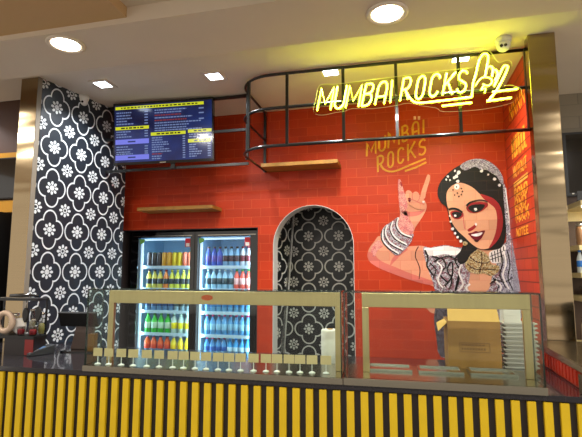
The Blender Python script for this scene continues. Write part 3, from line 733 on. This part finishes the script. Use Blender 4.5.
# foil trays and lids
def tray_mesh(w, d, h):
    b = MB(); x0, y0 = w / 2, d / 2
    rr = [(.80, 0), (.80, .002), (.90, h * .68), (1.0, h * .70), (1.0, h), (.90, h), (.78, .004)]
    rings = [[b.bm.verts.new((sx * x0 * k_, sy * y0 * k_, z)) for sx, sy in ((-1, -1), (1, -1), (1, 1), (-1, 1))] for k_, z in rr]
    for i in range(len(rings) - 1):
        for j in range(4): b.face([rings[i][j], rings[i][(j + 1) % 4], rings[i + 1][(j + 1) % 4], rings[i + 1][j]])
    b.face(rings[0][::-1]); b.face(rings[-1]); return b
tx = .636; ty = 2.84
ft = tray_mesh(.178, .12, .0235).build('foil_tray', 'foil')
for i in range(11):
    o = ft if i == 0 else ft.copy()
    if i: C.objects.link(o)
    o.location = (tx + random.uniform(-.003, .003), ty, 1.0005 + i * .0238); o.rotation_euler = (0, 0, random.uniform(-.03, .03))
    nm = ['bottom', 'second', 'third', 'fourth', 'fifth', 'middle', 'seventh', 'eighth', 'ninth', 'tenth', 'topmost'][i]
    tag(o, 'foil takeaway tray beside the cardboard box, ' + (nm + ' of its stack' if nm in ('bottom', 'middle', 'topmost') else nm + ' from the bottom of its stack'), 'foil tray', 'foil trays stacked beside the cardboard box')
b = MB(); b.box(-.05, .04, -.05, .05, 0, .0185, 0, .002); ld = b.build('card_lid', 'paper')
for i in range(5):
    o = ld if i == 0 else ld.copy()
    if i: C.objects.link(o)
    o.location = (tx - .03, ty - .0, 1.0005 + 11 * .0238 + i * .0188)
    tag(o, 'white card lid bundle on top of the foil trays, ' + ['lowest', 'second lowest', 'middle', 'second highest', 'highest'][i], 'card lid', 'card lids on the foil tray stack')

# ------------------------------------------------------------------ drinks fridges
def fridge(x0, x1, gx0, gx1, label):
    t = thing('drinks_fridge', label, 'fridge', ((x0 + x1) / 2, 4.30, 0))
    cx = (x0 + x1) / 2; a, c = x0 - cx, x1 - cx; ga, gc = gx0 - cx, gx1 - cx; H = 1.955; D = .66
    b = MB(); b.box(a, a + .03, .05, D, 0, H); b.box(c - .03, c, .05, D, 0, H); b.box(a + .03, c - .03, D - .03, D, 0, H); b.box(a + .03, c - .03, .05, D - .03, H - .045, H); b.box(a + .03, c - .03, .05, D - .03, 0, .25)
    b.build('cabinet', 'black', t)
    b = MB(); b.box(a + .032, a + .036, .06, D - .03, .25, H - .05); b.box(c - .036, c - .032, .06, D - .03, .25, H - .05); b.box(a + .036, c - .036, D - .036, D - .031, .25, H - .05); b.box(a + .036, c - .036, .06, D - .036, H - .051, H - .047)
    b.build('liner', 'fridge_white', t)
    dr = MB(); dr.box(a, ga, 0, .045, .06, H); dr.box(gc, c, 0, .045, .06, H); dr.box(ga, gc, 0, .045, 1.902, H); dr.box(ga, gc, 0, .045, .06, .32)
    do = dr.build('door', 'black_gloss', t)
    b = MB(); b.box(ga, gc, .018, .024, .32, 1.902); b.build('glass', 'fridge_glass', do)
    b = MB(); b.box(a + .03, c - .03, -.002, -.0002, 1.915, 1.921); b.build('trim_strip', 'steel_plain', do)
    b = MB(); b.box(gc - .066, gc - .006, .0165, .0175, 1.80, 1.89, 0); b.box(gc - .056, gc - .016, .0155, .0164, 1.805, 1.84, 1); b.build('red_sticker', [mat('red_sticker', (196, 24, 44), .4), 'white'], do)
    b = MB(); b.slab([(ga + .004, .0165, 1.89), (ga + .07, .0165, 1.885), (ga + .055, .0165, 1.85), (ga + .012, .0165, 1.83)], (0, .001, 0)); b.build('leaf_sticker', mat('leaf_sticker', (110, 170, 80), .4), do)
    b = MB(); b.box(ga + .006, ga + .028, .050, .062, .33, 1.88); b.build('light_strip', 'fridge_led', t)
    b = MB(); b.box(ga + .03, gc - .01, .062, .082, 1.876, 1.895); b.build('light_strip', 'fridge_led', t)
    for lx, sx_ in ((ga + .034, 1), (gc - .004, -1)):
        ld = bpy.data.lights.new('fridge_lamp', 'AREA'); ld.shape = 'RECTANGLE'; ld.size = .02; ld.size_y = 1.5; ld.energy = 3.4; ld.color = (.66, .86, 1)
        lo = bpy.data.objects.new('fridge_lamp', ld); C.objects.link(lo); lo.location = (cx + lx, 4.30 + .053, 1.1); d_ = Vector((sx_ * .75, .66, 0)).normalized()
        lo.rotation_euler = Matrix((Vector((0, 0, 1)).cross(-d_), Vector((0, 0, 1)), -d_)).transposed().to_euler()
    for z in (1.594, 1.36, 1.128, .898, .672, .44):
        b = MB(); b.box(a + .04, c - .04, .065, .50, z - .012, z); b.box(a + .04, c - .04, .062, .065, z - .02, z + .012); b.build('shelf', 'shelf_white', t)
    return t
f1 = fridge(-2.805, -2.070, -2.722, -2.118, 'left black drinks fridge with lit glass door and green and orange bottles')
f2 = fridge(-2.064, -1.372, -2.034, -1.462, 'right black drinks fridge with lit glass door full of water bottles')
SHZ = [1.594, 1.36, 1.128, .898, .672, .44]
_bm = {}
def bcol(c, k='m', e=0):
    key = (c, k)
    if key not in _bm: _bm[key] = mat('bottle_colour', c, .22, 0, coat=.3)
    return _bm[key]
def bottle_mesh(kind, body, labelc, cap):
    b = MB()
    if kind == 'can': prof = [(.022, 0), (.0265, .006), (.0265, .135), (.021, .147), (.021, .15)]; mis = [2, 0, 0, 2, 2]
    elif kind == 'slim': prof = [(.024, 0), (.027, .004), (.027, .05), (.0275, .051), (.0275, .105), (.027, .106), (.024, .13), (.012, .165), (.012, .178), (.0135, .178), (.0135, .195), (.013, .196)]; mis = [0, 0, 0, 1, 1, 0, 0, 0, 2, 2, 2, 2]
    else: prof = [(.025, 0), (.029, .006), (.029, .05), (.0295, .051), (.0295, .11), (.029, .111), (.028, .13), (.013, .17), (.013, .18), (.0145, .18), (.0145, .198), (.014, .2)]; mis = [0, 0, 0, 1, 1, 0, 0, 0, 2, 2, 2, 2]
    b.lathe(prof, 14, mis=mis)
    return b.build('drink_can' if kind == 'can' else 'drink_bottle', [bcol(body), bcol(labelc), bcol(cap)])
def row(fr_name, xs0, xs1, z, n, kinds, pos_label):
    """kinds: list of (count, kind, body, label colour, cap, description)"""
    i = 0; pitch = (xs1 - xs0) / n
    for cnt_, kind, body, labc, cap, desc in kinds:
        first = None
        for q in range(cnt_):
            x = xs0 + (xs1 - xs0) * (i + .5) / n; i += 1
            if first is None: o = first = bottle_mesh(kind, body, labc, cap)
            else: o = first.copy(); C.objects.link(o)
            rs_ = min(1.14, pitch * .485 / .0297) if kind != 'can' else 1.06; o.scale = (rs_, rs_, 1.04); o.location = (x, 4.405 + random.uniform(-.004, .004), z + .0005); o.rotation_euler = (0, 0, random.uniform(0, 6))
            tag(o, desc + ' on ' + pos_label, 'can' if kind == 'can' else 'bottle', desc + 's on ' + pos_label)
def dz(k): return SHZ[k]
nm = ['the top shelf', 'the second shelf', 'the third shelf', 'the fourth shelf', 'the fifth shelf', 'the bottom shelf']
L_, R_ = 'of the left fridge', 'of the right fridge'
a0, a1, c0, c1x = -2.675, -2.135, -1.985, -1.480
row('l', a0, a1, dz(0), 9, [(3, 'can', (70, 66, 70), (150, 150, 160), (60, 90, 60), 'dark grey can'), (2, 'can', (226, 170, 60), (230, 90, 40), (200, 60, 30), 'amber can'), (2, 'can', (238, 214, 60), (220, 60, 40), (60, 150, 50), 'yellow can'), (2, 'can', (226, 120, 90), (220, 210, 190), (60, 150, 50), 'coral can')], nm[0] + ' ' + L_)
row('l', a0, a1, dz(1), 8, [(3, 'slim', (206, 200, 90), (50, 60, 66), (90, 60, 50), 'yellow and black bottle'), (1, 'slim', (222, 130, 60), (50, 60, 66), (150, 50, 50), 'orange and black bottle'), (4, 'slim', (214, 220, 80), (60, 70, 76), (220, 214, 90), 'lime yellow bottle')], nm[1] + ' ' + L_)
row('l', a0, a1, dz(2), 8, [(5, 'slim', (96, 140, 180), (30, 70, 120), (40, 60, 110), 'dark blue bottle'), (3, 'slim', (150, 180, 190), (60, 80, 80), (200, 190, 80), 'pale blue bottle')], nm[2] + ' ' + L_)
row('l', a0, a1, dz(3), 7, [(4, 'pet', (30, 190, 40), (190, 220, 190), (20, 150, 30), 'bright green bottle'), (3, 'pet', (190, 214, 200), (236, 214, 30), (190, 220, 200), 'clear bottle with yellow label')], nm[3] + ' ' + L_)
row('l', a0, a1, dz(4), 7, [(4, 'pet', (236, 92, 30), (210, 60, 30), (40, 60, 150), 'orange drink bottle'), (3, 'pet', (240, 214, 50), (230, 190, 20), (236, 236, 236), 'yellow bottle with white cap')], nm[4] + ' ' + L_)
row('l', a0, a1, dz(5), 7, [(7, 'pet', (40, 80, 170), (30, 60, 140), (60, 90, 170), 'deep blue bottle')], nm[5] + ' ' + L_)
row('r', c0, c1x, dz(0), 8, [(3, 'pet', (60, 90, 190), (90, 80, 170), (90, 60, 50), 'indigo bottle with brown cap'), (3, 'pet', (120, 170, 210), (70, 50, 60), (40, 30, 30), 'cola bottle with pale base'), (2, 'pet', (200, 210, 220), (110, 40, 50), (120, 30, 40), 'maroon label bottle')], nm[0] + ' ' + R_)
row('r', c0, c1x, dz(1), 8, [(5, 'pet', (150, 200, 226), (60, 80, 90), (190, 214, 220), 'clear water bottle with dark label'), (3, 'pet', (232, 96, 80), (236, 190, 190), (40, 130, 60), 'red drink bottle with green cap')], nm[1] + ' ' + R_)
row('r', c0, c1x, dz(2), 8, [(8, 'pet', (110, 170, 210), (60, 130, 190), (70, 110, 170), 'pale blue water bottle')], nm[2] + ' ' + R_)
row('r', c0, c1x, dz(3), 8, [(8, 'pet', (90, 160, 214), (150, 200, 230), (206, 36, 100), 'blue water bottle with pink cap')], nm[3] + ' ' + R_)
row('r', c0, c1x, dz(4), 8, [(4, 'pet', (80, 150, 210), (40, 90, 170), (214, 40, 100), 'blue water bottle with pink cap'), (4, 'pet', (60, 160, 226), (190, 220, 236), (30, 140, 220), 'bright blue bottle with blue cap')], nm[4] + ' ' + R_)
row('r', c0, c1x, dz(5), 8, [(8, 'pet', (50, 100, 190), (40, 80, 160), (40, 90, 180), 'blue bottle with blue cap')], nm[5] + ' ' + R_)
for x, s in ((-2.0, 1),):
    pass

# ------------------------------------------------------------------ menu screen
tv = thing('menu_screen', 'large lit blue menu screen hung from the ceiling above the fridges', 'screen', (-2.078, 3.66, 2.822), .075)
tv.rotation_euler = (math.radians(4), math.radians(-.6), .085); tv.location.x -= .034; tv.location.z += .012
TW, TH = .985, .59
b = MB(); b.box(-TW / 2, TW / 2, 0, .045, -TH / 2, TH / 2, 0, .003); b.build('casing', 'black_gloss', tv)
m, nt, pb = new_mat('menu_display')
tc = nt.nodes.new('ShaderNodeTexCoord'); nn = nt.nodes.new('ShaderNodeTexNoise'); nn.inputs['Scale'].default_value = 3.2; nt.links.new(tc.outputs['Object'], nn.inputs['Vector'])
cc = mixc(nt, (N(nt, nn.outputs['Fac']) - .35) * 3.0, lin((10, 14, 50)), lin((20, 46, 110)))
nt.links.new(cc, pb.inputs['Emission Color']); pb.inputs['Emission Strength'].default_value = .9; pb.inputs['Base Color'].default_value = (.01, .01, .02, 1); pb.inputs['Roughness'].default_value = .12
M['scr'] = m
def em(n, c, s=1.0): M[n] = mat(n, (10, 10, 10), .2, emit=c, es=s); return n
em('scr_yellow', (206, 210, 30)); em('scr_lilac', (116, 122, 226)); em('scr_text', (140, 160, 214), .6); em('scr_red', (170, 66, 66), .55); em('scr_dark', (50, 60, 10), .5)
b = MB(); SW, SH = TW - .03, TH - .05
def rect(u0, u1, v0, v1, mi, y=-.0012): b.box(-SW / 2 + SW * u0, -SW / 2 + SW * u1, y, y + .0010, SH / 2 - SH * v1, SH / 2 - SH * v0, mi)
rect(0, 1, 0, 1, 0, -.0008)
for u0, u1, v0, v1 in [(.01, .92, .02, .072), (.01, .36, .375, .43), (.38, .735, .505, .56), (.76, .995, .49, .545), (.76, .985, .655, .715)]:
    rect(u0, u1, v0, v1, 1, -.002)
    u = u0 + .06
    while u < u1 - .06: w_ = random.uniform(.015, .04); rect(u, u + w_, v0 + .015, v1 - .015, 5, -.0026); u += w_ + .012
for v0, v1 in ((.60, .685), (.875, .96)): rect(.01, .36, v0, v1, 2, -.002); rect(.14, .22, v0 + .03, v1 - .03, 0, -.0026)
def text(u0, u1, v, price=True, c=3, h=.02):
    u = u0
    while u < u1:
        w_ = random.uniform(.012, .035); rect(u, min(u + w_, u1), v, v + h, c, -.002); u += w_ + .006
    return
for v in (.12, .17, .22, .27, .32, .455, .50, .545, .72, .765, .81, .845): text(.02, random.uniform(.13, .2), v); rect(.315, .35, v, v + .02, 3, -.002)
for i, v in enumerate((.11, .155, .20, .245, .29, .335, .38, .425, .465)): text(.42, random.uniform(.6, .92), v, c=4 if i in (2, 4) else 3)
for v in (.12, .20, .30): rect(.87, .92, v, v + .022, 3, -.002)
for i, v in enumerate((.59, .63, .67, .71, .75, .79, .83, .87, .91, .95)): text(.39, random.uniform(.46, .62), v, c=4 if i == 7 else 3); rect(.705, .73, v, v + .02, 3, -.002)
for v in (.565, .605, .74, .78, .82, .86, .90, .94): text(.77, random.uniform(.83, .9), v); rect(.955, .985, v, v + .02, 3, -.002)
b.build('display', ['scr', 'scr_yellow', 'scr_lilac', 'scr_text', 'scr_red', 'scr_dark'], tv)
b = MB(); b.box(-.03, .03, -.0015, 0, -TH / 2 + .006, -TH / 2 + .014); b.build('badge', 'steel_plain', tv)
b = MB(); b.box(-.2, .2, .045, .052, -.15, .15); b.build('mount', 'black', tv)

# ------------------------------------------------------------------ ceiling lights
def sq_light(x, y, lab, power):
    t = thing('square_downlight', lab, 'ceiling light', (x, y, CZ))
    b = MB(); s = .085
    for q in ((-s, s, -s, -s + .027), (-s, s, s - .027, s), (-s, -s + .027, -s + .027, s - .027), (s - .027, s, -s + .027, s - .027)): b.box(q[0], q[1], q[2], q[3], -.009, 0)
    b.build('bezel', 'ceil', t)
    b = MB(); b.box(-.058, .058, -.058, .058, -.006, -.001); b.build('diffuser', 'led', t)
    ld = bpy.data.lights.new('downlight_lamp', 'AREA'); ld.shape = 'SQUARE'; ld.size = .12; ld.energy = power; ld.color = (.93, .97, 1.0); ld.spread = math.radians(125)
    lo = bpy.data.objects.new('downlight_lamp', ld); C.objects.link(lo); lo.location = (x, y, CZ - .014); return t
PW = 17
for (px, py), lab in (((103, 84.5), 'square white downlight beside the black patterned wall'), ((214.5, 76.5), 'square white downlight above the menu screen, left of the curved frame'), ((329.5, 69), 'square white downlight above the neon letters MUM'), ((461, 58), 'square white downlight above the neon hand')):
    p = onZ(px, py, CZ - .006); sq_light(p.x, p.y + (.06 if px == 329.5 else 0), lab, PW)
def rd_light(x, y, lab, power):
    t = thing('round_downlight', lab, 'ceiling light', (x, y, SZ))
    b = MB(); n = 40
    prof = [(.088, 0), (.115, -.0005), (.118, -.006), (.106, -.010), (.088, -.004)]
    b.lathe([(.086, -.001), (.118, -.001), (.118, -.007), (.106, -.011), (.090, -.008), (.086, -.001)], n)
    b.bm.faces.ensure_lookup_table()
    for f in [f for f in b.bm.faces if len(f.verts) > 4]: b.bm.faces.remove(f)
    b.build('bezel', 'ceil', t)
    b = MB(); b.lathe([(.085, -.001), (.085, -.006), (.07, -.009)], n); b.build('diffuser', 'warm_led', t)
    ld = bpy.data.lights.new('downlight_lamp', 'AREA'); ld.shape = 'DISK'; ld.size = .17; ld.energy = power; ld.color = (1, .95, .88)
    lo = bpy.data.objects.new('downlight_lamp', ld); C.objects.link(lo); lo.location = (x, y, SZ - .013)
p = onZ(66, 44, SZ); rd_light(p.x, p.y, 'round warm white downlight in the lower ceiling at the left', 16)
p = onZ(387, 13, SZ); rd_light(p.x, p.y, 'round warm white downlight in the lower ceiling above the neon sign', 16)

# ------------------------------------------------------------------ dome cameras
def dome(x, y, lab, rz):
    t = thing('dome_camera', lab, 'security camera', (x, y, CZ), rz)
    b = MB(); b.lathe([(.055, 0), (.055, -.018), (.05, -.03), (.048, -.036)], 24); b.build('base', 'white', t)
    b = MB(); b.lathe([(.044, -.030), (.046, -.045), (.043, -.062), (.034, -.078), (.018, -.088), (.004, -.091)], 24); b.build('ball', 'white', t)
    b = MB()
    for dx in (-.013, .013): b.lathe([(.010, .0), (.011, .006), (.004, .008)], 12, (dx, -.037, -.064), axis='y')
    b.build('lens', 'black_gloss', t)
p = onZ(83, 96.5, CZ); dome(p.x - .0, p.y, 'white dome camera on the ceiling beside the patterned wall', .3)
p = onZ(503, 39, CZ); dome(p.x, p.y, 'white dome camera on the ceiling above the neon hand', -.2)

# ------------------------------------------------------------------ left end of the counter
rk = thing('display_rack', 'black two tier rack on a dark red box at the left end of the counter', 'rack', (-2.46, 2.56, 1.0005))
b = MB(); b.box(-.11, .118, -.03, .078, 0, .105); b.build('box_base', mat('dark_box', (26, 18, 18), .4), rk)
b = MB(); b.box(.055, .120, -.034, -.0305, .004, .103); b.build('red_side', mat('dark_red_board', (120, 28, 26), .5), rk)
b = MB(); b.box(-.26, .124, -.035, .085, .105, .125, 0, .003); b.build('lower_tray', 'black', rk)
b = MB(); b.box(-.26, .124, -.03, .085, .352, .368, 0, .003); b.build('upper_tray', 'black', rk)
for x, y in ((-.24, .075), (.112, .075)): b = MB(); b.box(x - .005, x + .005, y - .005, y + .005, .125, .352); b.build('post', 'black', rk)
Z1 = 1.1265
def ring_pkt(x, z, R_, r, m, lab, name, cat):
    b = MB(); pts = [(R_ * math.cos(2 * PI * i / 24), 0, R_ * math.sin(2 * PI * i / 24)) for i in range(24)]
    b.tube(pts, r, 8, True); o = b.build(name, m); o.location = (x - .01, 2.548, z); tag(o, lab, cat)
ring_pkt(-2.585, Z1 + .083, .060, .019, mat('biscuit', (184, 160, 138), .7), 'beige ring shaped loaf standing on the lower tray of the rack', 'ring_loaf', 'bread')
b = MB(); b.lathe([(.005, -.016), (.04, -.014), (.054, -.005), (.054, .006), (.04, .012), (.005, .014)], 24, axis='y'); o = b.build('white_saucer', 'white'); o.location = (-2.512, 2.585, Z1 + .0545); tag(o, 'round white dish standing on edge on the rack beside the ring loaf', 'dish')
def cup(x, y, lab):
    t = thing('dessert_cup', lab, 'cup', (x, y, Z1))
    b = MB(); b.lathe([(.020, 0), (.022, .003), (.026, .055), (.027, .057), (.0245, .055), (.020, .006)], 18); b.build('cup', M['cupglass'], t)
    b = MB(); b.lathe([(.019, .007), (.0205, .012), (.0225, .035), (.015, .040)], 18); b.build('filling', mat('red_filling', (170, 30, 40), .4), t)
M['cupglass'] = glass('cup_plastic', (225, 225, 225), 1.0, 1.45, .05)
cup(-2.462, 2.548, 'small clear cup with red filling below the left dark pouch')
cup(-2.368, 2.548, 'small clear cup with red filling at the right end of the rack')
def pouch(x, z, lab):
    t = thing('hanging_pouch', lab, 'pouch', (x, 2.56, z))
    b = MB(); b.slab([(px, 0, pz) for px, pz in smooth_loop([(0, -.075), (.018, -.05), (.024, -.015), (.014, .012), (.006, .022), (-.006, .022), (-.014, .012), (-.022, -.018), (-.014, -.055)], 3)], (0, .016, 0)); b.build('pouch', 'black', t, bevel=.003)
    b = MB(); b.tube([(0, .008, .02), (0, .008, .05), (0, .008, 1.3525 - z)], .0025, 6); b.build('hook', 'steel_plain', t)
pouch(-2.452, Z1 + .155, 'dark teardrop pouch hanging between the white dish and the jar')
pouch(-2.352, Z1 + .165, 'dark teardrop pouch hanging at the right end of the rack')
def jar(x, y, lab, r=.034, h=.085, ic=(150, 138, 130)):
    t = thing('glass_jar', lab, 'jar', (x, y, Z1))
    b = MB(); b.lathe([(r * .8, 0), (r, .006), (r, h * .75), (r * .7, h * .9), (r * .7, h)], 20); b.build('jar', M['cupglass'], t)
    b = MB(); b.lathe([(r * .74, h), (r * .78, h + .001), (r * .78, h + .014), (r * .6, h + .018)], 20); b.build('lid', 'steel_plain', t)
    b = MB(); b.lathe([(r * .7, .006), (r * .88, .01), (r * .88, h * .5), (r * .5, h * .58)], 20); b.build('contents', mat('jar_contents', ic, .7), t)
jar(-2.405, 2.595, 'clear glass jar with pale contents between the two dark pouches', .026, .09)
jar(-2.575, 2.607, 'clear glass jar behind the white dish', .036, .12, (150, 120, 90))
jar(-2.446, 2.622, 'tall clear glass jar at the back of the rack', .020, .15, (196, 190, 150))
jar(-2.358, 2.610, 'clear glass jar with olive contents behind the right pouch', .021, .13, (130, 128, 60))
# things lying on the upper tray
b = MB(); b.tube([(-.11, 0, 0), (-.02, .01, .003), (.05, 0, .004), (.12, .01, 0)], [.010, .013, .011, .008], 8); o = b.build('serving_tongs', 'black_gloss'); o.location = (-2.50, 2.59, 1.3825); tag(o, 'dark serving tongs lying on the upper tray of the rack', 'tongs')

# payment terminal
pm = thing('payment_terminal', 'grey card payment terminal lying on the counter left of the till', 'card reader', tuple(onZ(37, 359, 1.0)[:2]) + (1.0005,), .0)
pp = onZ(40, 354.5, 1.0); pm.location = (pp.x, pp.y, 1.0005); pm.rotation_euler = (0, 0, math.radians(-30)); pm.scale = (.88, .92, .95)
b = MB(); b.slab([(-.042, -.085, .004), (.042, -.085, .004), (.042, .085, .05), (.042, .085, .012), (.042, .02, 0), (.042, -.085, 0)][0:0] or [(-.04, -.085, 0), (-.04, .085, 0), (-.04, .085, .062), (-.04, .03, .052), (-.04, -.085, .018)], (.08, 0, 0)); b.build('body', mat('terminal_grey', (38, 40, 45), .35), pm, bevel=.004)
def on_top(b, x0, x1, y0, y1, dz, mi=0):
    f = lambda y: (.018 + (y + .085) * (.034 / .115)) if y < .03 else (.052 + (y - .03) * (.01 / .055))
    b.slab([(x0, y0, f(y0) + dz), (x1, y0, f(y0) + dz), (x1, y1, f(y1) + dz), (x0, y1, f(y1) + dz)], (0, 0, .0015), mi)
b = MB(); on_top(b, -.03, .03, -.012, .028, .0002); b.build('screen', mat('terminal_screen', (86, 110, 140), .15, emit=(90, 120, 160), es=.25), pm)
b = MB()
for i in range(3):
    for j in range(4): on_top(b, -.028 + i * .02, -.013 + i * .02, -.078 + j * .016, -.067 + j * .016, .0003)
b.build('keypad', mat('terminal_keys', (130, 130, 134), .4), pm)

# till
ps = thing('till_screen', 'black till screen on a brown stand at the left end of the glass case', 'till', (-2.17, 2.76, 1.0005), .1)
b = MB(); b.box(-.11, .13, -.06, .10, 0, .008, 0, .002); b.build('base', 'black_gloss', ps)
b = MB(); b.slab([(-.085, .02, .008), (.06, .02, .008), (.07, .03, .164), (-.055, .03, .164)], (0, .04, 0)); b.build('stand', mat('till_stand', (72, 58, 52), .5), ps, bevel=.004)
b = MB(); b.slab([(-.150, -.005, .165), (.13, -.005, .165), (.13, -.045, .262), (-.150, -.045, .262)], (0, .02, .008)); b.build('monitor', 'black', ps, bevel=.003)
b = MB(); b.box(.075, .118, -.03, .018, .009, .12); b.build('card_holder', mat('amber_box', (120, 80, 20), .4), ps)

# ------------------------------------------------------------------ neighbouring stall, left
ls = thing('wall_screen', 'dark wall screen of the neighbouring stall at the left edge', 'screen', (-4.0, 3.30, 2.39))
b = MB(); b.box(-.55, .66, 0, .03, -.19, .19, 0, .004); b.build('casing', 'black', ls)
b = MB(); b.box(-.54, .65, -.002, -.0002, -.18, .18); b.build('display', 'black_gloss', ls)
lf = thing('display_fridge', 'lit display fridge of the neighbouring stall at the left edge', 'fridge', (-3.85, 3.0, 0))
b = MB(); b.box(-.6, -.55, 0, .34, 0, 2.05); b.box(.47, .56, 0, .34, 0, 2.05); b.box(-.55, .47, .30, .34, 0, 2.05); b.box(-.55, .47, 0, .30, 1.82, 2.05); b.box(-.55, .47, 0, .30, 0, .6); b.build('cabinet', 'black', lf)
b = MB(); b.box(-.549, .469, .28, .299, .601, 1.819); b.box(.452, .469, .02, .28, .601, 1.819); b.build('liner', 'fridge_white', lf)
b = MB(); b.box(.43, .450, .01, .03, .62, 1.80); b.build('light_strip', mat('dim_led', (255, 255, 255), .4, emit=(200, 230, 215), es=2.5), lf)
for z in (.85, 1.15, 1.42): b = MB(); b.box(-.54, .45, .04, .28, z - .01, z); b.build('shelf', 'shelf_white', lf)
b = MB(); b.box(-.55, .47, .0, .006, .601, 1.819); b.build('glass', 'fridge_glass', lf)
for z, d in ((1.4205, 'middle'), (1.1505, 'lower')):
    first = None
    for i in range(6):
        if first is None: first = o = bottle_mesh('pet', (60, 130, 170) if z > 1.3 else (70, 140, 150), (200, 210, 180), (40, 110, 60))
        else: o = first.copy(); C.objects.link(o)
        o.location = (-3.85 + .40 - i * .09, 3.13, z)
        tag(o, 'teal bottle on the %s shelf of the display fridge at the left edge' % d, 'bottle', 'teal bottles on the %s shelf at the left edge' % d)

# ------------------------------------------------------------------ neighbouring stall, right
rs = thing('wall_screen', 'black switched off wall screen right of the steel column', 'screen', (2.03, 4.36, 2.485))
b = MB(); b.box(-.60, .60, 0, .045, -.285, .29, 0, .005); b.build('casing', 'black', rs)
b = MB(); b.box(-.57, .57, -.002, -.0002, -.255, .27); b.build('display', 'black_gloss', rs)
b = MB(); b.box(-.552, -.535, -.004, -.0021, -.268, -.258); b.build('power_light', 'white', rs)
cream = mat('cream_shelf', (206, 190, 140), .5)
su = thing('shelf_unit', 'cream shelf unit with jars and bottles beyond the steel column', 'shelf unit', (1.8, 4.0, 0))
b = MB(); b.box(-.42, .5, .38, .41, 0, 2.2); b.build('back_panel', mat('shelf_back', (60, 40, 28), .6), su)
b = MB(); b.box(-.42, .5, -.09, .38, 2.06, 2.10); b.box(-.42, .5, .37, .379, 1.98, 2.06); b.build('canopy', cream, su)
b = MB(); b.box(-.40, .5, .02, .03, 2.101, 2.19); b.build('fascia', 'black', su)
for z in (1.735, 1.515, 1.33, .95): b = MB(); b.box(-.42, .5, .0, .379, z - .02, z + .02); b.build('shelf', cream, su)
M['sw'] = 1
del M['sw']
for i, x in enumerate((1.42, 1.50, 1.58, 1.66)):
    t = thing('storage_jar', ['brown storage jar nearest the steel column on the upper shelf', 'second brown storage jar from the steel column', 'third brown storage jar from the steel column', 'fourth brown storage jar from the steel column'][i], 'jar', (x, 4.07, 1.7555), group='brown jars on the cream shelf')
    b = MB(); b.lathe([(.03, 0), (.034, .01), (.034, .13), (.026, .15)], 18); b.build('jar', mat('brown_jar', (96, 62, 40) if i % 2 else (130, 96, 66), .3), t)
    b = MB(); b.lathe([(.028, .151), (.03, .152), (.03, .175), (.02, .178)], 18); b.build('lid', 'steel_plain', t)
first = None
for i in range(6):
    if first is None: first = o = bottle_mesh('slim', (190, 200, 200), (30, 110, 200), (50, 120, 200))
    else: o = first.copy(); C.objects.link(o)
    o.scale = (.9, .9, .92); o.location = (1.395 + i * .055, 4.05, 1.5355)
    tag(o, 'clear bottle with blue label on the cream shelf beyond the column', 'bottle', 'blue label bottles on the cream shelf')
for i, (x, s, c) in enumerate(((1.405, .9, (216, 200, 160)), (1.50, 1.0, (190, 170, 120)))):
    b = MB(); b.lathe([(.038, 0), (.041, .01), (.038, .16), (.022, .20), (.022, .26)], 18); o = b.build('sauce_bottle', mat('cream_bottle', c, .3)); o.location = (x + .01, 4.06, .9705)
    tag(o, ['cream coloured sauce bottle nearest the column on the lower shelf', 'tan sauce bottle beside the cream one on the lower shelf'][i], 'bottle')
b = MB(); b.lathe([(.05, 0), (.10, .02), (.135, .07), (.137, .075), (.128, .072), (.09, .025), (.02, .012)], 28); o = b.build('black_bowl', 'black_gloss'); o.location = (1.54, 4.12, 1.3505); tag(o, 'black bowl on the cream shelf below the blue label bottles', 'bowl')
b = MB(); b.box(-.40, .48, -.07, -.05, 2.048, 2.0595); b.build('light_strip', 'warm_led', su)
for z_, e_ in ((2.04, 12), (1.49, 2.5), (1.30, 2.5)):
    ld = bpy.data.lights.new('shelf_lamp', 'AREA'); ld.shape = 'RECTANGLE'; ld.size = .8; ld.size_y = .02; ld.energy = e_; ld.color = (1, .9, .7)
    lo = bpy.data.objects.new('shelf_lamp', ld); C.objects.link(lo); lo.location = (1.84, 3.93 if z_ > 2 else 4.03, z_)
bn = thing('black_bin', 'black rounded bin on the side counter at the right edge', 'bin', (1.14, 3.02, 1.1205))
b = MB(); b.lathe([(.085, 0), (.095, .01), (.105, .15), (.100, .19), (.07, .22), (.02, .23)], 28); b.build('body', 'black', bn)
b = MB(); b.lathe([(.106, .150), (.108, .152), (.108, .162), (.104, .164)], 28); b.build('rim', 'black_gloss', bn)

# ------------------------------------------------------------------ light: neighbouring lamps of the same hall and the daylight-free ambience
w = bpy.data.worlds.new('world'); bpy.context.scene.world = w; w.use_nodes = True
w.node_tree.nodes['Background'].inputs[0].default_value = lin((222, 212, 200)); w.node_tree.nodes['Background'].inputs[1].default_value = 1.5
for x, y in ((-2.2, .4), (0, .4), (2.2, .4), (-3.9, 2.1), (1.9, 2.2), (0, -1.8)):
    rd_light(x, y, 'round warm white downlight in the lower ceiling over the customers', 34)
for o_ in list(C.objects):
    if o_.get('label') == 'round warm white downlight in the lower ceiling over the customers': o_['group'] = 'round downlights over the customers'
for x in (-4.0, 2.2):
    sq_light(x, 3.1 if x < 0 else 3.6, 'square white downlight over the neighbouring stall at the ' + ('left' if x < 0 else 'right'), 10)
sc = bpy.context.scene
sc.view_settings.view_transform = 'Standard'; sc.view_settings.look = 'None'; sc.view_settings.exposure = 0.0; sc.view_settings.gamma = 1; sc.view_settings.use_curve_mapping = False
sc.cycles.use_denoising = True; sc.cycles.transparent_max_bounces = 24; sc.cycles.max_bounces = 8
